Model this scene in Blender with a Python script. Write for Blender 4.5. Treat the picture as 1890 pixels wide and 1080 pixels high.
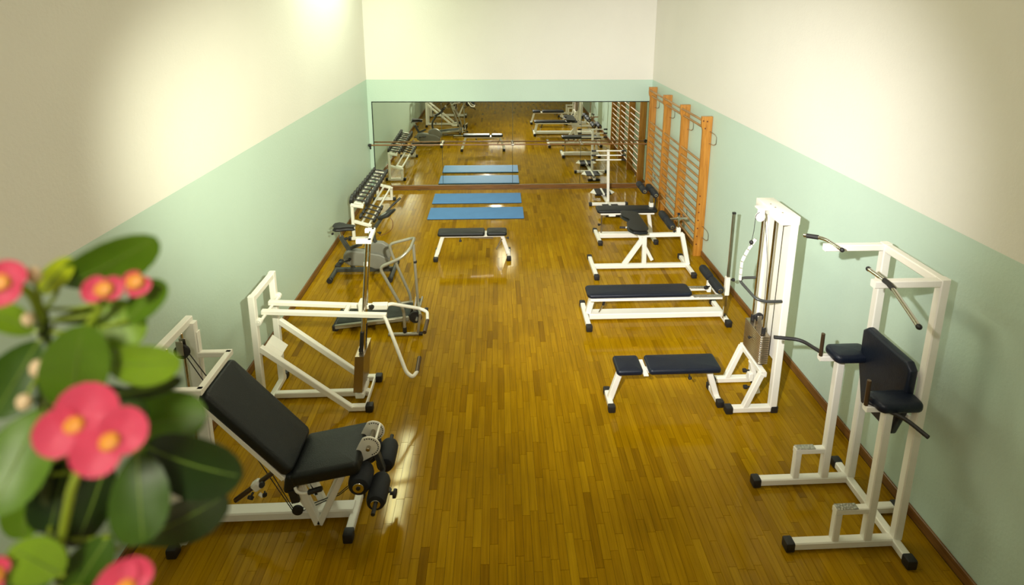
import bpy, bmesh, math, random
from mathutils import Vector, Matrix

# ---------------------------------------------------------------- clear
for o in list(bpy.data.objects):
    bpy.data.objects.remove(o, do_unlink=True)
SC = bpy.context.scene
COL = SC.collection
PI = math.pi
V = Vector

# ---------------------------------------------------------------- camera
cam_d = bpy.data.cameras.new('camera')
cam = bpy.data.objects.new('camera', cam_d)
COL.objects.link(cam)
right = V((0.99871324, -0.05015525, 0.00750491))
upv = V((0.00350269, 0.21585222, 0.97641976))
fwd = V((0.05059253, 0.97513705, -0.21575014))
M = Matrix.Identity(4)
for i in range(3):
    M[i][0], M[i][1], M[i][2] = right[i], upv[i], -fwd[i]
M[2][3] = 4.0
cam.matrix_world = M
cam_d.sensor_fit = 'HORIZONTAL'
cam_d.sensor_width = 36.0
cam_d.lens = 1015.17 / 1890 * 36
cam_d.shift_x = (945 - 970.27) / 1890
cam_d.shift_y = (228.84 - 540) / 1890
cam_d.clip_start = 0.05
cam_d.dof.use_dof = True
cam_d.dof.focus_distance = 6.0
cam_d.dof.aperture_fstop = 2.6
SC.camera = cam

# ---------------------------------------------------------------- world, lights, exposure
SC.view_settings.view_transform = 'Standard'
SC.view_settings.look = 'None'
SC.view_settings.gamma = 1.0
SC.view_settings.use_curve_mapping = False
SC.view_settings.exposure = 0.0
w = bpy.data.worlds.new('world')
SC.world = w
w.use_nodes = True
w.node_tree.nodes['Background'].inputs[0].default_value = (0.9, 0.85, 0.7, 1)
w.node_tree.nodes['Background'].inputs[1].default_value = 0.05


def lamp(name, kind, loc, aim, power, col, **kw):
    d = bpy.data.lights.new(name, kind)
    d.energy = power
    d.color = col
    for k, v in kw.items():
        setattr(d, k, v)
    o = bpy.data.objects.new(name, d)
    COL.objects.link(o)
    o.location = loc
    o.rotation_euler = (V(aim) - V(loc)).to_track_quat('-Z', 'Y').to_euler()
    return o


# two floodlights fixed to the gallery rail, aimed down the hall
FL = V((-0.50, 0.25, 4.22))
lamp('gallery_floodlight_right', 'SPOT', FL, FL + V((0.330, 0.87, -0.310)), 3250, (1.0, 0.985, 0.96),
     spot_size=math.radians(61.3), spot_blend=1.0, shadow_soft_size=0.04)
FR = V((0.45, 0.25, 4.30))
lamp('gallery_floodlight_left', 'SPOT', FR, FR + V((-0.347, 0.87, -0.285)), 3250, (0.98, 1.0, 0.78),
     spot_size=math.radians(43), spot_blend=1.0, shadow_soft_size=0.05)
# fluorescent fitting high beside the left wall
lamp('left_fluorescent', 'AREA', (-1.92, 9.1, 5.12), (-1.92, 9.1, 0), 92, (0.88, 1.0, 0.74),
     shape='RECTANGLE', size=0.25, size_y=2.3)
# added fill lamp under the gallery, brightens the floor reflected in the mirror
lamp('undergallery_fill', 'AREA', (0.4, -0.8, 2.25), (0.4, -0.8, 0), 26, (1.0, 0.95, 0.78),
     shape='RECTANGLE', size=1.6, size_y=0.3)
# added unseen fill lamps: ambient light for the hall, then light for the plant
lamp('ceiling_fill', 'AREA', (0.3, 4.2, 5.25), (0.3, 4.2, 0), 52, (1.0, 0.93, 0.68),
     shape='RECTANGLE', size=0.6, size_y=1.2)
lamp('plant_fill', 'AREA', (-0.1, -1.2, 5.25), (-0.3, 0.6, 3.6), 75, (1.0, 0.93, 0.78),
     shape='RECTANGLE', size=0.4, size_y=0.8)

# ---------------------------------------------------------------- materials
MATS = {}


def nodes(name):
    m = bpy.data.materials.new(name)
    m.use_nodes = True
    nt = m.node_tree
    return m, nt, nt.nodes['Principled BSDF']


def mat(name, col, rough=0.5, metal=0.0, var=0.06, scale=12.0, bump=0.0, bscale=200.0, coat=0.0, spec=0.5, sub=0.0, trans=0.0):
    """procedural: noise-varied colour + fine noise bump"""
    if name in MATS:
        return MATS[name]
    m, nt, b = nodes(name)
    L = nt.links.new
    tc = nt.nodes.new('ShaderNodeTexCoord')
    nz = nt.nodes.new('ShaderNodeTexNoise')
    nz.inputs['Scale'].default_value = scale
    nz.inputs['Detail'].default_value = 4
    L(tc.outputs['Object'], nz.inputs['Vector'])
    mx = nt.nodes.new('ShaderNodeMix')
    mx.data_type = 'RGBA'
    lo = tuple(max(0, c * (1 - var)) for c in col) + (1,)
    hi = tuple(min(1, c * (1 + var)) for c in col) + (1,)
    mx.inputs[6].default_value = lo
    mx.inputs[7].default_value = hi
    L(nz.outputs['Fac'], mx.inputs[0])
    L(mx.outputs[2], b.inputs['Base Color'])
    b.inputs['Roughness'].default_value = rough
    b.inputs['Metallic'].default_value = metal
    b.inputs['Specular IOR Level'].default_value = spec
    b.inputs['Coat Weight'].default_value = coat
    b.inputs['Coat Roughness'].default_value = 0.15
    if sub:
        b.inputs['Subsurface Weight'].default_value = sub
        b.inputs['Subsurface Radius'].default_value = (0.01, 0.006, 0.003)
    if bump:
        n2 = nt.nodes.new('ShaderNodeTexNoise')
        n2.inputs['Scale'].default_value = bscale
        n2.inputs['Detail'].default_value = 3
        L(tc.outputs['Object'], n2.inputs['Vector'])
        bp = nt.nodes.new('ShaderNodeBump')
        bp.inputs['Strength'].default_value = bump
        bp.inputs['Distance'].default_value = 0.01
        L(n2.outputs['Fac'], bp.inputs['Height'])
        L(bp.outputs['Normal'], b.inputs['Normal'])
    MATS[name] = m
    return m


WHITE = mat('white_enamel', (0.86, 0.83, 0.74), 0.32, var=0.04, scale=6)
NAVY = mat('navy_vinyl', (0.006, 0.0095, 0.020), 0.36, var=0.25, scale=9, bump=0.25, bscale=160, spec=0.35)
BLACKV = mat('black_vinyl', (0.009, 0.011, 0.011), 0.42, var=0.25, scale=9, bump=0.25, bscale=160, spec=0.35)
RUBBER = mat('black_rubber', (0.012, 0.011, 0.011), 0.55, var=0.3, bump=0.1)
FOAM = mat('charcoal_foam', (0.012, 0.014, 0.018), 0.6, var=0.25, scale=20, bump=0.4, bscale=300, spec=0.3)
CHROME = mat('chrome', (0.62, 0.60, 0.55), 0.14, metal=1.0, var=0.05)
STEEL = mat('brushed_steel', (0.42, 0.38, 0.31), 0.3, metal=1.0, var=0.12, scale=30)
PLATEM = mat('weight_steel', (0.42, 0.35, 0.26), 0.34, metal=1.0, var=0.08)
GREYTUBE = mat('grey_tube_paint', (0.36, 0.34, 0.27), 0.3, metal=0.5, var=0.06)
HOUSING = mat('grey_plastic', (0.19, 0.185, 0.16), 0.42, var=0.06)
DKTUBE = mat('charcoal_tube_paint', (0.045, 0.048, 0.045), 0.35, var=0.15)
BELT = mat('treadmill_belt', (0.022, 0.028, 0.022), 0.7, var=0.2, bump=0.3)
CAST = mat('black_cast_iron', (0.020, 0.019, 0.018), 0.42, var=0.25, scale=30, bump=0.2)
CORDM = mat('brown_cord', (0.16, 0.05, 0.02), 0.5)
BLUE = mat('blue_mat', (0.085, 0.235, 0.50), 0.62, var=0.12, scale=5, bump=0.25, bscale=350, spec=0.3)
MATBASE = mat('mat_base_foam', (0.03, 0.05, 0.06), 0.8)
BROWNPIPE = mat('bronze_pipe', (0.10, 0.065, 0.035), 0.35, metal=0.6, var=0.2)
BARREW = mat('barre_varnish', (0.22, 0.10, 0.03), 0.3, var=0.15, scale=20)


def wood(name, dark, light, axis, rough=0.35):
    m, nt, b = nodes(name)
    L = nt.links.new
    tc = nt.nodes.new('ShaderNodeTexCoord')
    mp = nt.nodes.new('ShaderNodeMapping')
    s = [14.0, 14.0, 14.0]
    s[axis] = 1.1
    mp.inputs['Scale'].default_value = s
    L(tc.outputs['Object'], mp.inputs['Vector'])
    nz = nt.nodes.new('ShaderNodeTexNoise')
    nz.inputs['Scale'].default_value = 2.2
    nz.inputs['Detail'].default_value = 6
    nz.inputs['Distortion'].default_value = 0.8
    L(mp.outputs[0], nz.inputs['Vector'])
    cr = nt.nodes.new('ShaderNodeValToRGB')
    cr.color_ramp.elements[0].position = 0.3
    cr.color_ramp.elements[0].color = dark + (1,)
    cr.color_ramp.elements[1].position = 0.72
    cr.color_ramp.elements[1].color = light + (1,)
    L(nz.outputs['Fac'], cr.inputs[0])
    L(cr.outputs[0], b.inputs['Base Color'])
    b.inputs['Roughness'].default_value = rough
    bp = nt.nodes.new('ShaderNodeBump')
    bp.inputs['Strength'].default_value = 0.08
    L(nz.outputs['Fac'], bp.inputs['Height'])
    L(bp.outputs['Normal'], b.inputs['Normal'])
    return m


PINE = wood('varnished_pine', (0.36, 0.135, 0.012), (0.56, 0.25, 0.035), 2)
RUNGW = wood('rung_wood', (0.30, 0.14, 0.035), (0.48, 0.27, 0.09), 1)
SKIRTW = wood('skirting_wood', (0.12, 0.05, 0.012), (0.25, 0.115, 0.03), 1)
SKIRTX = wood('ledge_wood', (0.12, 0.05, 0.012), (0.25, 0.115, 0.03), 0)


def plank_material():
    m, nt, b = nodes('oak_strip')
    L = nt.links.new
    at = nt.nodes.new('ShaderNodeAttribute')
    at.attribute_name = 'tone'
    tc = nt.nodes.new('ShaderNodeTexCoord')
    geo = nt.nodes.new('ShaderNodeNewGeometry')
    mp = nt.nodes.new('ShaderNodeMapping')
    mp.inputs['Scale'].default_value = (60, 2.5, 60)
    L(geo.outputs['Position'], mp.inputs['Vector'])
    off = nt.nodes.new('ShaderNodeVectorMath')
    off.operation = 'ADD'
    L(mp.outputs[0], off.inputs[0])
    sc = nt.nodes.new('ShaderNodeVectorMath')
    sc.operation = 'SCALE'
    sc.inputs['Scale'].default_value = 37.0
    L(at.outputs['Color'], sc.inputs[0])
    L(sc.outputs[0], off.inputs[1])
    nz = nt.nodes.new('ShaderNodeTexNoise')
    nz.inputs['Scale'].default_value = 1.0
    nz.inputs['Detail'].default_value = 5
    L(off.outputs[0], nz.inputs['Vector'])
    cr = nt.nodes.new('ShaderNodeValToRGB')
    e = cr.color_ramp.elements
    e[0].position = 0.0
    e[0].color = (0.175, 0.083, 0.0012, 1)
    e[1].position = 1.0
    e[1].color = (0.40, 0.225, 0.004, 1)
    k = e.new(0.3)
    k.color = (0.285, 0.147, 0.0016, 1)
    k = e.new(0.65)
    k.color = (0.335, 0.180, 0.0025, 1)
    L(at.outputs['Fac'], cr.inputs[0])
    # grain
    mr = nt.nodes.new('ShaderNodeMapRange')
    mr.inputs['From Min'].default_value = 0.3
    mr.inputs['From Max'].default_value = 0.7
    mr.inputs['To Min'].default_value = 0.80
    mr.inputs['To Max'].default_value = 1.14
    L(nz.outputs['Fac'], mr.inputs['Value'])
    # broad wear and dirt
    n3 = nt.nodes.new('ShaderNodeTexNoise')
    n3.inputs['Scale'].default_value = 1.4
    n3.inputs['Detail'].default_value = 6
    L(geo.outputs['Position'], n3.inputs['Vector'])
    m3 = nt.nodes.new('ShaderNodeMapRange')
    m3.inputs['From Min'].default_value = 0.3
    m3.inputs['From Max'].default_value = 0.7
    m3.inputs['To Min'].default_value = 0.86
    m3.inputs['To Max'].default_value = 1.1
    L(n3.outputs['Fac'], m3.inputs['Value'])
    ml = nt.nodes.new('ShaderNodeMath')
    ml.operation = 'MULTIPLY'
    L(mr.outputs[0], ml.inputs[0])
    L(m3.outputs[0], ml.inputs[1])
    mx = nt.nodes.new('ShaderNodeVectorMath')
    mx.operation = 'SCALE'
    L(cr.outputs[0], mx.inputs[0])
    L(ml.outputs[0], mx.inputs['Scale'])
    L(mx.outputs[0], b.inputs['Base Color'])
    # worn varnish: patchy gloss
    n4 = nt.nodes.new('ShaderNodeTexNoise')
    n4.inputs['Scale'].default_value = 5
    n4.inputs['Detail'].default_value = 5
    L(geo.outputs['Position'], n4.inputs['Vector'])
    m4 = nt.nodes.new('ShaderNodeMapRange')
    m4.inputs['To Min'].default_value = 0.05
    m4.inputs['To Max'].default_value = 0.14
    L(n4.outputs['Fac'], m4.inputs['Value'])
    L(m4.outputs[0], b.inputs['Roughness'])
    bp = nt.nodes.new('ShaderNodeBump')
    bp.inputs['Strength'].default_value = 0.06
    bp.inputs['Distance'].default_value = 0.01
    L(n4.outputs['Fac'], bp.inputs['Height'])
    L(bp.outputs['Normal'], b.inputs['Normal'])
    b.inputs['Specular Tint'].default_value = (1.0, 0.80, 0.38, 1)
    b.inputs['Specular IOR Level'].default_value = 0.15
    return m


OAK = plank_material()
SUBFLOOR = mat('subfloor', (0.05, 0.022, 0.004), 0.9)


def plaster(name, col, rough=0.6):
    m, nt, b = nodes(name)
    L = nt.links.new
    geo = nt.nodes.new('ShaderNodeNewGeometry')
    n1 = nt.nodes.new('ShaderNodeTexNoise')
    n1.inputs['Scale'].default_value = 0.9
    n1.inputs['Detail'].default_value = 5
    L(geo.outputs['Position'], n1.inputs['Vector'])
    mx = nt.nodes.new('ShaderNodeMix')
    mx.data_type = 'RGBA'
    mx.inputs[6].default_value = tuple(c * 0.95 for c in col) + (1,)
    mx.inputs[7].default_value = tuple(min(1, c * 1.04) for c in col) + (1,)
    L(n1.outputs['Fac'], mx.inputs[0])
    L(mx.outputs[2], b.inputs['Base Color'])
    n2 = nt.nodes.new('ShaderNodeTexNoise')
    n2.inputs['Scale'].default_value = 38
    n2.inputs['Detail'].default_value = 4
    L(geo.outputs['Position'], n2.inputs['Vector'])
    bp = nt.nodes.new('ShaderNodeBump')
    bp.inputs['Strength'].default_value = 0.10
    bp.inputs['Distance'].default_value = 0.02
    L(n2.outputs['Fac'], bp.inputs['Height'])
    L(bp.outputs['Normal'], b.inputs['Normal'])
    b.inputs['Roughness'].default_value = rough
    return m


CREAM = plaster('cream_wall_paint', (0.79, 0.765, 0.695))
MINT = plaster('mint_wall_paint', (0.53, 0.67, 0.57), 0.45)
CEILP = plaster('ceiling_paint', (0.80, 0.76, 0.64))


def mirror_mat():
    m, nt, b = nodes('mirror_silver')
    nz = nt.nodes.new('ShaderNodeTexNoise')
    nz.inputs['Scale'].default_value = 3
    mr = nt.nodes.new('ShaderNodeMapRange')
    mr.inputs['To Min'].default_value = 0.0
    mr.inputs['To Max'].default_value = 0.012
    nt.links.new(nz.outputs['Fac'], mr.inputs['Value'])
    nt.links.new(mr.outputs[0], b.inputs['Roughness'])
    b.inputs['Metallic'].default_value = 1
    b.inputs['Base Color'].default_value = (0.88, 0.90, 0.82, 1)
    return m


MIRROR = mirror_mat()


def checker_mat():
    m, nt, b = nodes('checker_plate')
    L = nt.links.new
    tc = nt.nodes.new('ShaderNodeTexCoord')
    vo = nt.nodes.new('ShaderNodeTexVoronoi')
    vo.inputs['Scale'].default_value = 55
    L(tc.outputs['Object'], vo.inputs['Vector'])
    cr = nt.nodes.new('ShaderNodeValToRGB')
    cr.color_ramp.elements[0].color = (0.62, 0.58, 0.50, 1)
    cr.color_ramp.elements[1].color = (0.30, 0.28, 0.24, 1)
    L(vo.outputs['Distance'], cr.inputs[0])
    L(cr.outputs[0], b.inputs['Base Color'])
    bp = nt.nodes.new('ShaderNodeBump')
    bp.inputs['Strength'].default_value = 0.6
    bp.inputs['Distance'].default_value = 0.01
    L(vo.outputs['Distance'], bp.inputs['Height'])
    L(bp.outputs['Normal'], b.inputs['Normal'])
    b.inputs['Metallic'].default_value = 0.8
    b.inputs['Roughness'].default_value = 0.35
    return m


CHECKER = checker_mat()

# ---------------------------------------------------------------- geometry helpers: each returns (verts, faces)


def frame(d, up=V((0, 0, 1))):
    d = d.normalized()
    if abs(d.dot(up)) > 0.98:
        up = V((1, 0, 0))
    s = d.cross(up).normalized()
    u = s.cross(d).normalized()
    return s, u


def tube(p0, p1, w=0.06, h=None, ch=0.12):
    """chamfered square bar from p0 to p1; w across, h along the up side"""
    p0, p1 = V(p0), V(p1)
    h = w if h is None else h
    s, u = frame(p1 - p0)
    a, b = w / 2, h / 2
    c = min(a, b) * ch * 2
    prof = [(a, b - c), (a - c, b), (-a + c, b), (-a, b - c), (-a, -b + c), (-a + c, -b), (a - c, -b), (a, -b + c)]
    vs = []
    for p in (p0, p1):
        vs += [p + s * x + u * y for x, y in prof]
    fs = [(i, (i + 1) % 8, 8 + (i + 1) % 8, 8 + i) for i in range(8)]
    fs += [tuple(range(7, -1, -1)), tuple(range(8, 16))]
    return vs, fs


def lathe(p0, d, prof, n=16):
    """prof: list of (t along d, radius)"""
    p0 = V(p0)
    d = V(d).normalized()
    s, u = frame(d)
    vs, fs = [], []
    rings = []
    for t, r in prof:
        if r < 1e-6:
            rings.append([len(vs)])
            vs.append(p0 + d * t)
        else:
            rings.append(list(range(len(vs), len(vs) + n)))
            vs += [p0 + d * t + (s * math.cos(2 * PI * k / n) + u * math.sin(2 * PI * k / n)) * r for k in range(n)]
    for A, B in zip(rings, rings[1:]):
        if len(A) == 1 and len(B) == 1:
            continue
        for k in range(n):
            k2 = (k + 1) % n
            if len(A) == 1:
                fs.append((A[0], B[k2], B[k]))
            elif len(B) == 1:
                fs.append((A[k], A[k2], B[0]))
            else:
                fs.append((A[k], A[k2], B[k2], B[k]))
    return vs, fs


def cyl(p0, p1, r, n=14):
    p0, p1 = V(p0), V(p1)
    L = (p1 - p0).length
    e = min(r * 0.15, L * 0.2)
    return lathe(p0, p1 - p0, [(0, 0), (0, r - e), (e, r), (L - e, r), (L, r - e), (L, 0)], n)


def foam(p0, p1, r, n=18):
    p0, p1 = V(p0), V(p1)
    L = (p1 - p0).length
    e = min(r * 0.45, L * 0.3)
    pr = [(0, 0), (0, r * 0.62), (e * 0.25, r * 0.86), (e, r)]
    return lathe(p0, p1 - p0, pr + [(L / 2, r * 1.02)] + [(L - t, x) for t, x in reversed(pr)], n)


def ball(c, r, n=12, sq=(1, 1, 1)):
    m = 7
    c = V(c)
    vs, fs = lathe((0, 0, -r), (0, 0, 1), [(r - r * math.cos(PI * k / m), r * math.sin(PI * k / m)) for k in range(m + 1)], n)
    return [c + V((v.x * sq[0], v.y * sq[1], v.z * sq[2])) for v in vs], fs


def fillet(pts, rad, k=5):
    pts = [V(p) for p in pts]
    out = [pts[0]]
    for a, b, c in zip(pts, pts[1:], pts[2:]):
        d1, d2 = (a - b), (c - b)
        r = min(rad, d1.length * 0.45, d2.length * 0.45)
        q0, q1 = b + d1.normalized() * r, b + d2.normalized() * r
        for i in range(k + 1):
            t = i / k
            out.append(q0 * (1 - t) ** 2 + b * 2 * t * (1 - t) + q1 * t ** 2)
    out.append(pts[-1])
    return out


def pipe(pts, r, rad=0.08, n=10, k=5):
    pts = fillet(pts, rad, k) if rad else [V(p) for p in pts]
    vs, fs = [], []
    s, u = frame(pts[1] - pts[0])
    for i, p in enumerate(pts):
        if i == 0:
            d = pts[1] - pts[0]
        elif i == len(pts) - 1:
            d = pts[-1] - pts[-2]
        else:
            d = (pts[i + 1] - pts[i]).normalized() + (pts[i] - pts[i - 1]).normalized()
        d = d.normalized()
        s = (s - d * s.dot(d)).normalized()
        u = d.cross(s)
        rr = r(i / (len(pts) - 1)) if callable(r) else r
        vs += [p + (s * math.cos(2 * PI * j / n) + u * math.sin(2 * PI * j / n)) * rr for j in range(n)]
    for i in range(len(pts) - 1):
        for j in range(n):
            j2 = (j + 1) % n
            fs.append((i * n + j, i * n + j2, (i + 1) * n + j2, (i + 1) * n + j))
    fs.append(tuple(range(n - 1, -1, -1)))
    fs.append(tuple((len(pts) - 1) * n + j for j in range(n)))
    return vs, fs


def from_bm(bm, mtx=None):
    bm.verts.index_update()
    vs = [(mtx @ v.co) if mtx else v.co.copy() for v in bm.verts]
    fs = [tuple(v.index for v in f.verts) for f in bm.faces]
    bm.free()
    return vs, fs


def rbox(c, size, r=0.01, seg=2, rot=None):
    bm = bmesh.new()
    bmesh.ops.create_cube(bm, size=1)
    for v in bm.verts:
        v.co = V((v.co.x * size[0], v.co.y * size[1], v.co.z * size[2]))
    r = min(r, min(size) * 0.48)
    bmesh.ops.bevel(bm, geom=bm.edges[:], offset=r, segments=seg, profile=0.5, affect='EDGES', clamp_overlap=True)
    m = Matrix.Translation(V(c))
    if rot is not None:
        m = m @ rot.to_4x4()
    return from_bm(bm, m)


def box(x0, x1, y0, y1, z0, z1, r=0.004, seg=1):
    return rbox(((x0 + x1) / 2, (y0 + y1) / 2, (z0 + z1) / 2), (x1 - x0, y1 - y0, z1 - z0), r, seg)


def cushion(x0, x1, y0, y1, z0, z1, corner=0.05, r=0.022, rot=None, c=None, crown=0.006):
    """upholstered pad: rounded plan corners, rolled edges, slightly crowned top"""
    lx, ly = x1 - x0, y1 - y0
    pl = []
    n = 6
    for sx, sy, a0 in ((1, 1, 0), (-1, 1, 90), (-1, -1, 180), (1, -1, 270)):
        for k in range(n + 1):
            a = math.radians(a0 + 90 * k / n)
            pl.append((sx * (lx / 2 - corner) + corner * math.cos(a), sy * (ly / 2 - corner) + corner * math.sin(a)))
    ctr = V(c) if c is not None else V(((x0 + x1) / 2, (y0 + y1) / 2, (z0 + z1) / 2))
    return slab(pl, z1 - z0, r, ctr, rot, crown)


def slab(pl, th, r, ctr, rot=None, crown=0.0, flat=False):
    """2D outline extruded by th (local z), edges rolled by radius r"""
    N = len(pl)
    h = th / 2
    # inward normals
    nr = []
    for i in range(N):
        p, q, s = pl[i - 1], pl[i], pl[(i + 1) % N]
        tx, ty = s[0] - p[0], s[1] - p[1]
        l = math.hypot(tx, ty) or 1
        nr.append((-ty / l, tx / l))
    lay = []
    r = min(r, h * 0.98)
    for k in range(5):
        a = PI / 2 * k / 4
        lay.append((r * (1 - math.sin(a)), -h + r * (1 - math.cos(a)) if k else -h))
    lay = [(r, -h)] + [(r * (1 - math.sin(PI / 2 * k / 4)), -h + r * (1 - math.cos(PI / 2 * k / 4))) for k in range(1, 5)]
    top = [(i, -z) for i, z in reversed(lay)]
    lay = lay + top
    rot = rot.to_3x3() if rot is not None else Matrix.Identity(3)
    vs, fs = [], []
    for inset, z in lay:
        for (x, y), (nx, ny) in zip(pl, nr):
            vs.append(V((x + nx * inset, y + ny * inset, z)))
    nl = len(lay)
    for l in range(nl - 1):
        for i in range(N):
            j = (i + 1) % N
            fs.append((l * N + i, l * N + j, (l + 1) * N + j, (l + 1) * N + i))
    cx = sum(p[0] for p in pl) / N
    cy = sum(p[1] for p in pl) / N
    # crowned cap: inner ring
    def cap(l, z, flip, cr):
        base = len(vs)
        for i in range(N):
            v = vs[l * N + i]
            vs.append(V((cx + (v.x - cx) * 0.6, cy + (v.y - cy) * 0.6, z + cr)))
        vs.append(V((cx, cy, z + cr)))
        m = len(vs) - 1
        for i in range(N):
            j = (i + 1) % N
            f1 = (l * N + i, l * N + j, base + j, base + i)
            f2 = (base + i, base + j, m)
            fs.append(f1 if flip else f1[::-1])
            fs.append(f2 if flip else f2[::-1])
    if flat:
        fs.append(tuple((nl - 1) * N + i for i in range(N)))
        fs.append(tuple(range(N - 1, -1, -1)))
    else:
        cap(nl - 1, h, True, crown)
        cap(0, -h, False, 0)
    return [ctr + rot @ v for v in vs], fs


def prism(pl, th, ctr, ex, ey, r=0.004):
    """flat plate: outline pl in the plane (ex, ey) centred on ctr, thickness th"""
    ex, ey = V(ex).normalized(), V(ey).normalized()
    ez = ex.cross(ey)
    rot = Matrix((ex, ey, ez)).transposed()
    return slab(pl, th, r, V(ctr), rot, 0.0, r < 0.01)


def disc_outline(r, n=24, a0=0, a1=360):
    return [(r * math.cos(math.radians(a0 + (a1 - a0) * k / n)), r * math.sin(math.radians(a0 + (a1 - a0) * k / n)))
            for k in range(n if a1 - a0 >= 360 else n + 1)]


# ---------------------------------------------------------------- object helpers
def mesh_of(name, geos, m, off=V((0, 0, 0)), smooth=True):
    vs, fs = [], []
    if isinstance(geos, tuple):
        geos = [geos]
    for gv, gf in geos:
        b = len(vs)
        vs += [tuple(V(v) - off) for v in gv]
        fs += [tuple(i + b for i in f) for f in gf]
    me = bpy.data.meshes.new(name)
    me.from_pydata(vs, [], fs)
    bm = bmesh.new()
    bm.from_mesh(me)
    bmesh.ops.recalc_face_normals(bm, faces=bm.faces[:])
    bm.to_mesh(me)
    bm.free()
    me.materials.append(m)
    if smooth:
        me.shade_smooth()
        me.set_sharp_from_angle(angle=math.radians(38))
    return me


def thing(name, label, cat, loc, group=None):
    o = bpy.data.objects.new(name, None)
    COL.objects.link(o)
    o.location = loc
    o.empty_display_size = 0.1
    o['label'] = label
    o['category'] = cat
    if group:
        o['group'] = group
    return o


def root_off(parent):
    off = V((0, 0, 0))
    p = parent
    while p is not None:
        off += p.location
        p = p.parent
    return off


def part(parent, name, geos, m, label=None, smooth=True):
    """one part; geometry is given in world coordinates"""
    o = bpy.data.objects.new(name, mesh_of(name, geos, m, root_off(parent), smooth))
    COL.objects.link(o)
    o.parent = parent
    if label:
        o['label'] = label
    return o


def single(name, label, cat, geos, m, loc=(0, 0, 0), group=None):
    o = bpy.data.objects.new(name, mesh_of(name, geos, m, V(loc)))
    o.location = loc
    COL.objects.link(o)
    o['label'] = label
    o['category'] = cat
    if group:
        o['group'] = group
    return o


def structure(name, geos, mats, label=None, idx=None):
    if not isinstance(mats, (list, tuple)):
        mats = [mats]
    me = mesh_of(name, geos, mats[0], smooth=False)
    for m in mats[1:]:
        me.materials.append(m)
    if idx:
        for p in me.polygons:
            p.material_index = idx(p)
    o = bpy.data.objects.new(name, me)
    COL.objects.link(o)
    o['kind'] = 'structure'
    if label:
        o['label'] = label
    return o


def quad(a, b, c, d):
    return [V(a), V(b), V(c), V(d)], [(0, 1, 2, 3)]


# ================================================================= THE ROOM
XL, XR, YB, Y0, ZC, ZM = -2.726, 3.301, 11.5, -3.2, 5.35, 2.413
T = 0.2


def wall(name, lo_box, hi_box, label):
    def bx(b):
        return rbox(((b[0] + b[1]) / 2, (b[2] + b[3]) / 2, (b[4] + b[5]) / 2), (b[1] - b[0], b[3] - b[2], b[5] - b[4]), 0.0005, 1)
    g = [bx(lo_box), bx(hi_box)]
    return structure(name, g, [MINT, CREAM], label, idx=lambda p: 1 if p.center.z > ZM else 0)


wall('wall_left', (XL - T, XL, Y0, YB, -0.1, ZM), (XL - T, XL, Y0, YB, ZM, ZC), 'left wall painted mint below and cream above')
wall('wall_right', (XR, XR + T, Y0, YB, -0.1, ZM), (XR, XR + T, Y0, YB, ZM, ZC), 'right wall painted mint below and cream above')
wall('wall_back', (XL - T, XR + T, YB, YB + T, -0.1, ZM), (XL - T, XR + T, YB, YB + T, ZM, ZC), 'end wall painted mint below and cream above')
wall('wall_front', (XL - T, XR + T, Y0 - T, Y0, -0.1, ZM), (XL - T, XR + T, Y0 - T, Y0, ZM, ZC), 'wall behind the gallery')
structure('ceiling', rbox(((XL + XR) / 2, (Y0 + YB) / 2, ZC + 0.1), (XR - XL + 2 * T, YB - Y0 + 2 * T, 0.2), 0.001, 1), CEILP, 'plain pale ceiling')
floor = structure('floor', rbox(((XL + XR) / 2, (Y0 + YB) / 2, -0.062), (XR - XL, YB - Y0, 0.1), 0.001, 1), SUBFLOOR, 'narrow strip oak floor with worn varnish')
# gallery the photograph is taken from: slab, parapet
structure('trim_1', [rbox(((XL + XR) / 2, (Y0 + 0.33) / 2, 2.4), (XR - XL, 0.33 - Y0, 0.2), 0.002, 1),
                     rbox(((XL + XR) / 2, 0.27, 2.91), (XR - XL, 0.12, 0.82), 0.004, 1),
                     rbox(((XL + XR) / 2, 0.27, 3.345), (XR - XL, 0.26, 0.05), 0.006, 1)], CEILP, 'gallery slab and parapet under the viewpoint')

# skirting boards
bl = structure('baseboard_left', box(XL, XL + 0.02, Y0, YB - 0.02, 0.0, 0.094, 0.005), SKIRTW, 'brown wooden skirting along left wall')
br = structure('baseboard_right', box(XR - 0.02, XR, Y0, YB - 0.02, 0.0, 0.094, 0.005), SKIRTW, 'brown wooden skirting along right wall')
structure('baseboard_back', box(XL + 0.02, XR - 0.02, YB - 0.035, YB, 0.0, 0.10, 0.006), SKIRTX, 'brown wooden ledge under the mirror')

# --- oak strips
rng = random.Random(7)
SW = 0.0642
planks = []
xs = XL + 0.021
while xs < XR - 0.022:
    x1 = min(xs + SW, XR - 0.021)
    y = Y0 + 0.01 - rng.random() * 0.4
    while y < YB - 0.037:
        ln = rng.choice((0.30, 0.34, 0.38, 0.42, 0.46, 0.52, 0.60)) * rng.uniform(0.92, 1.08)
        ya, yb = max(y, Y0 + 0.01), min(y + ln, YB - 0.037)
        if yb - ya > 0.03:
            t = rng.gauss(0.56, 0.15)
            if rng.random() < 0.05:
                t = rng.uniform(0.05, 0.3)
            planks.append((xs, x1, ya, yb, min(1, max(0, t))))
        y += ln
    xs += SW


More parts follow.
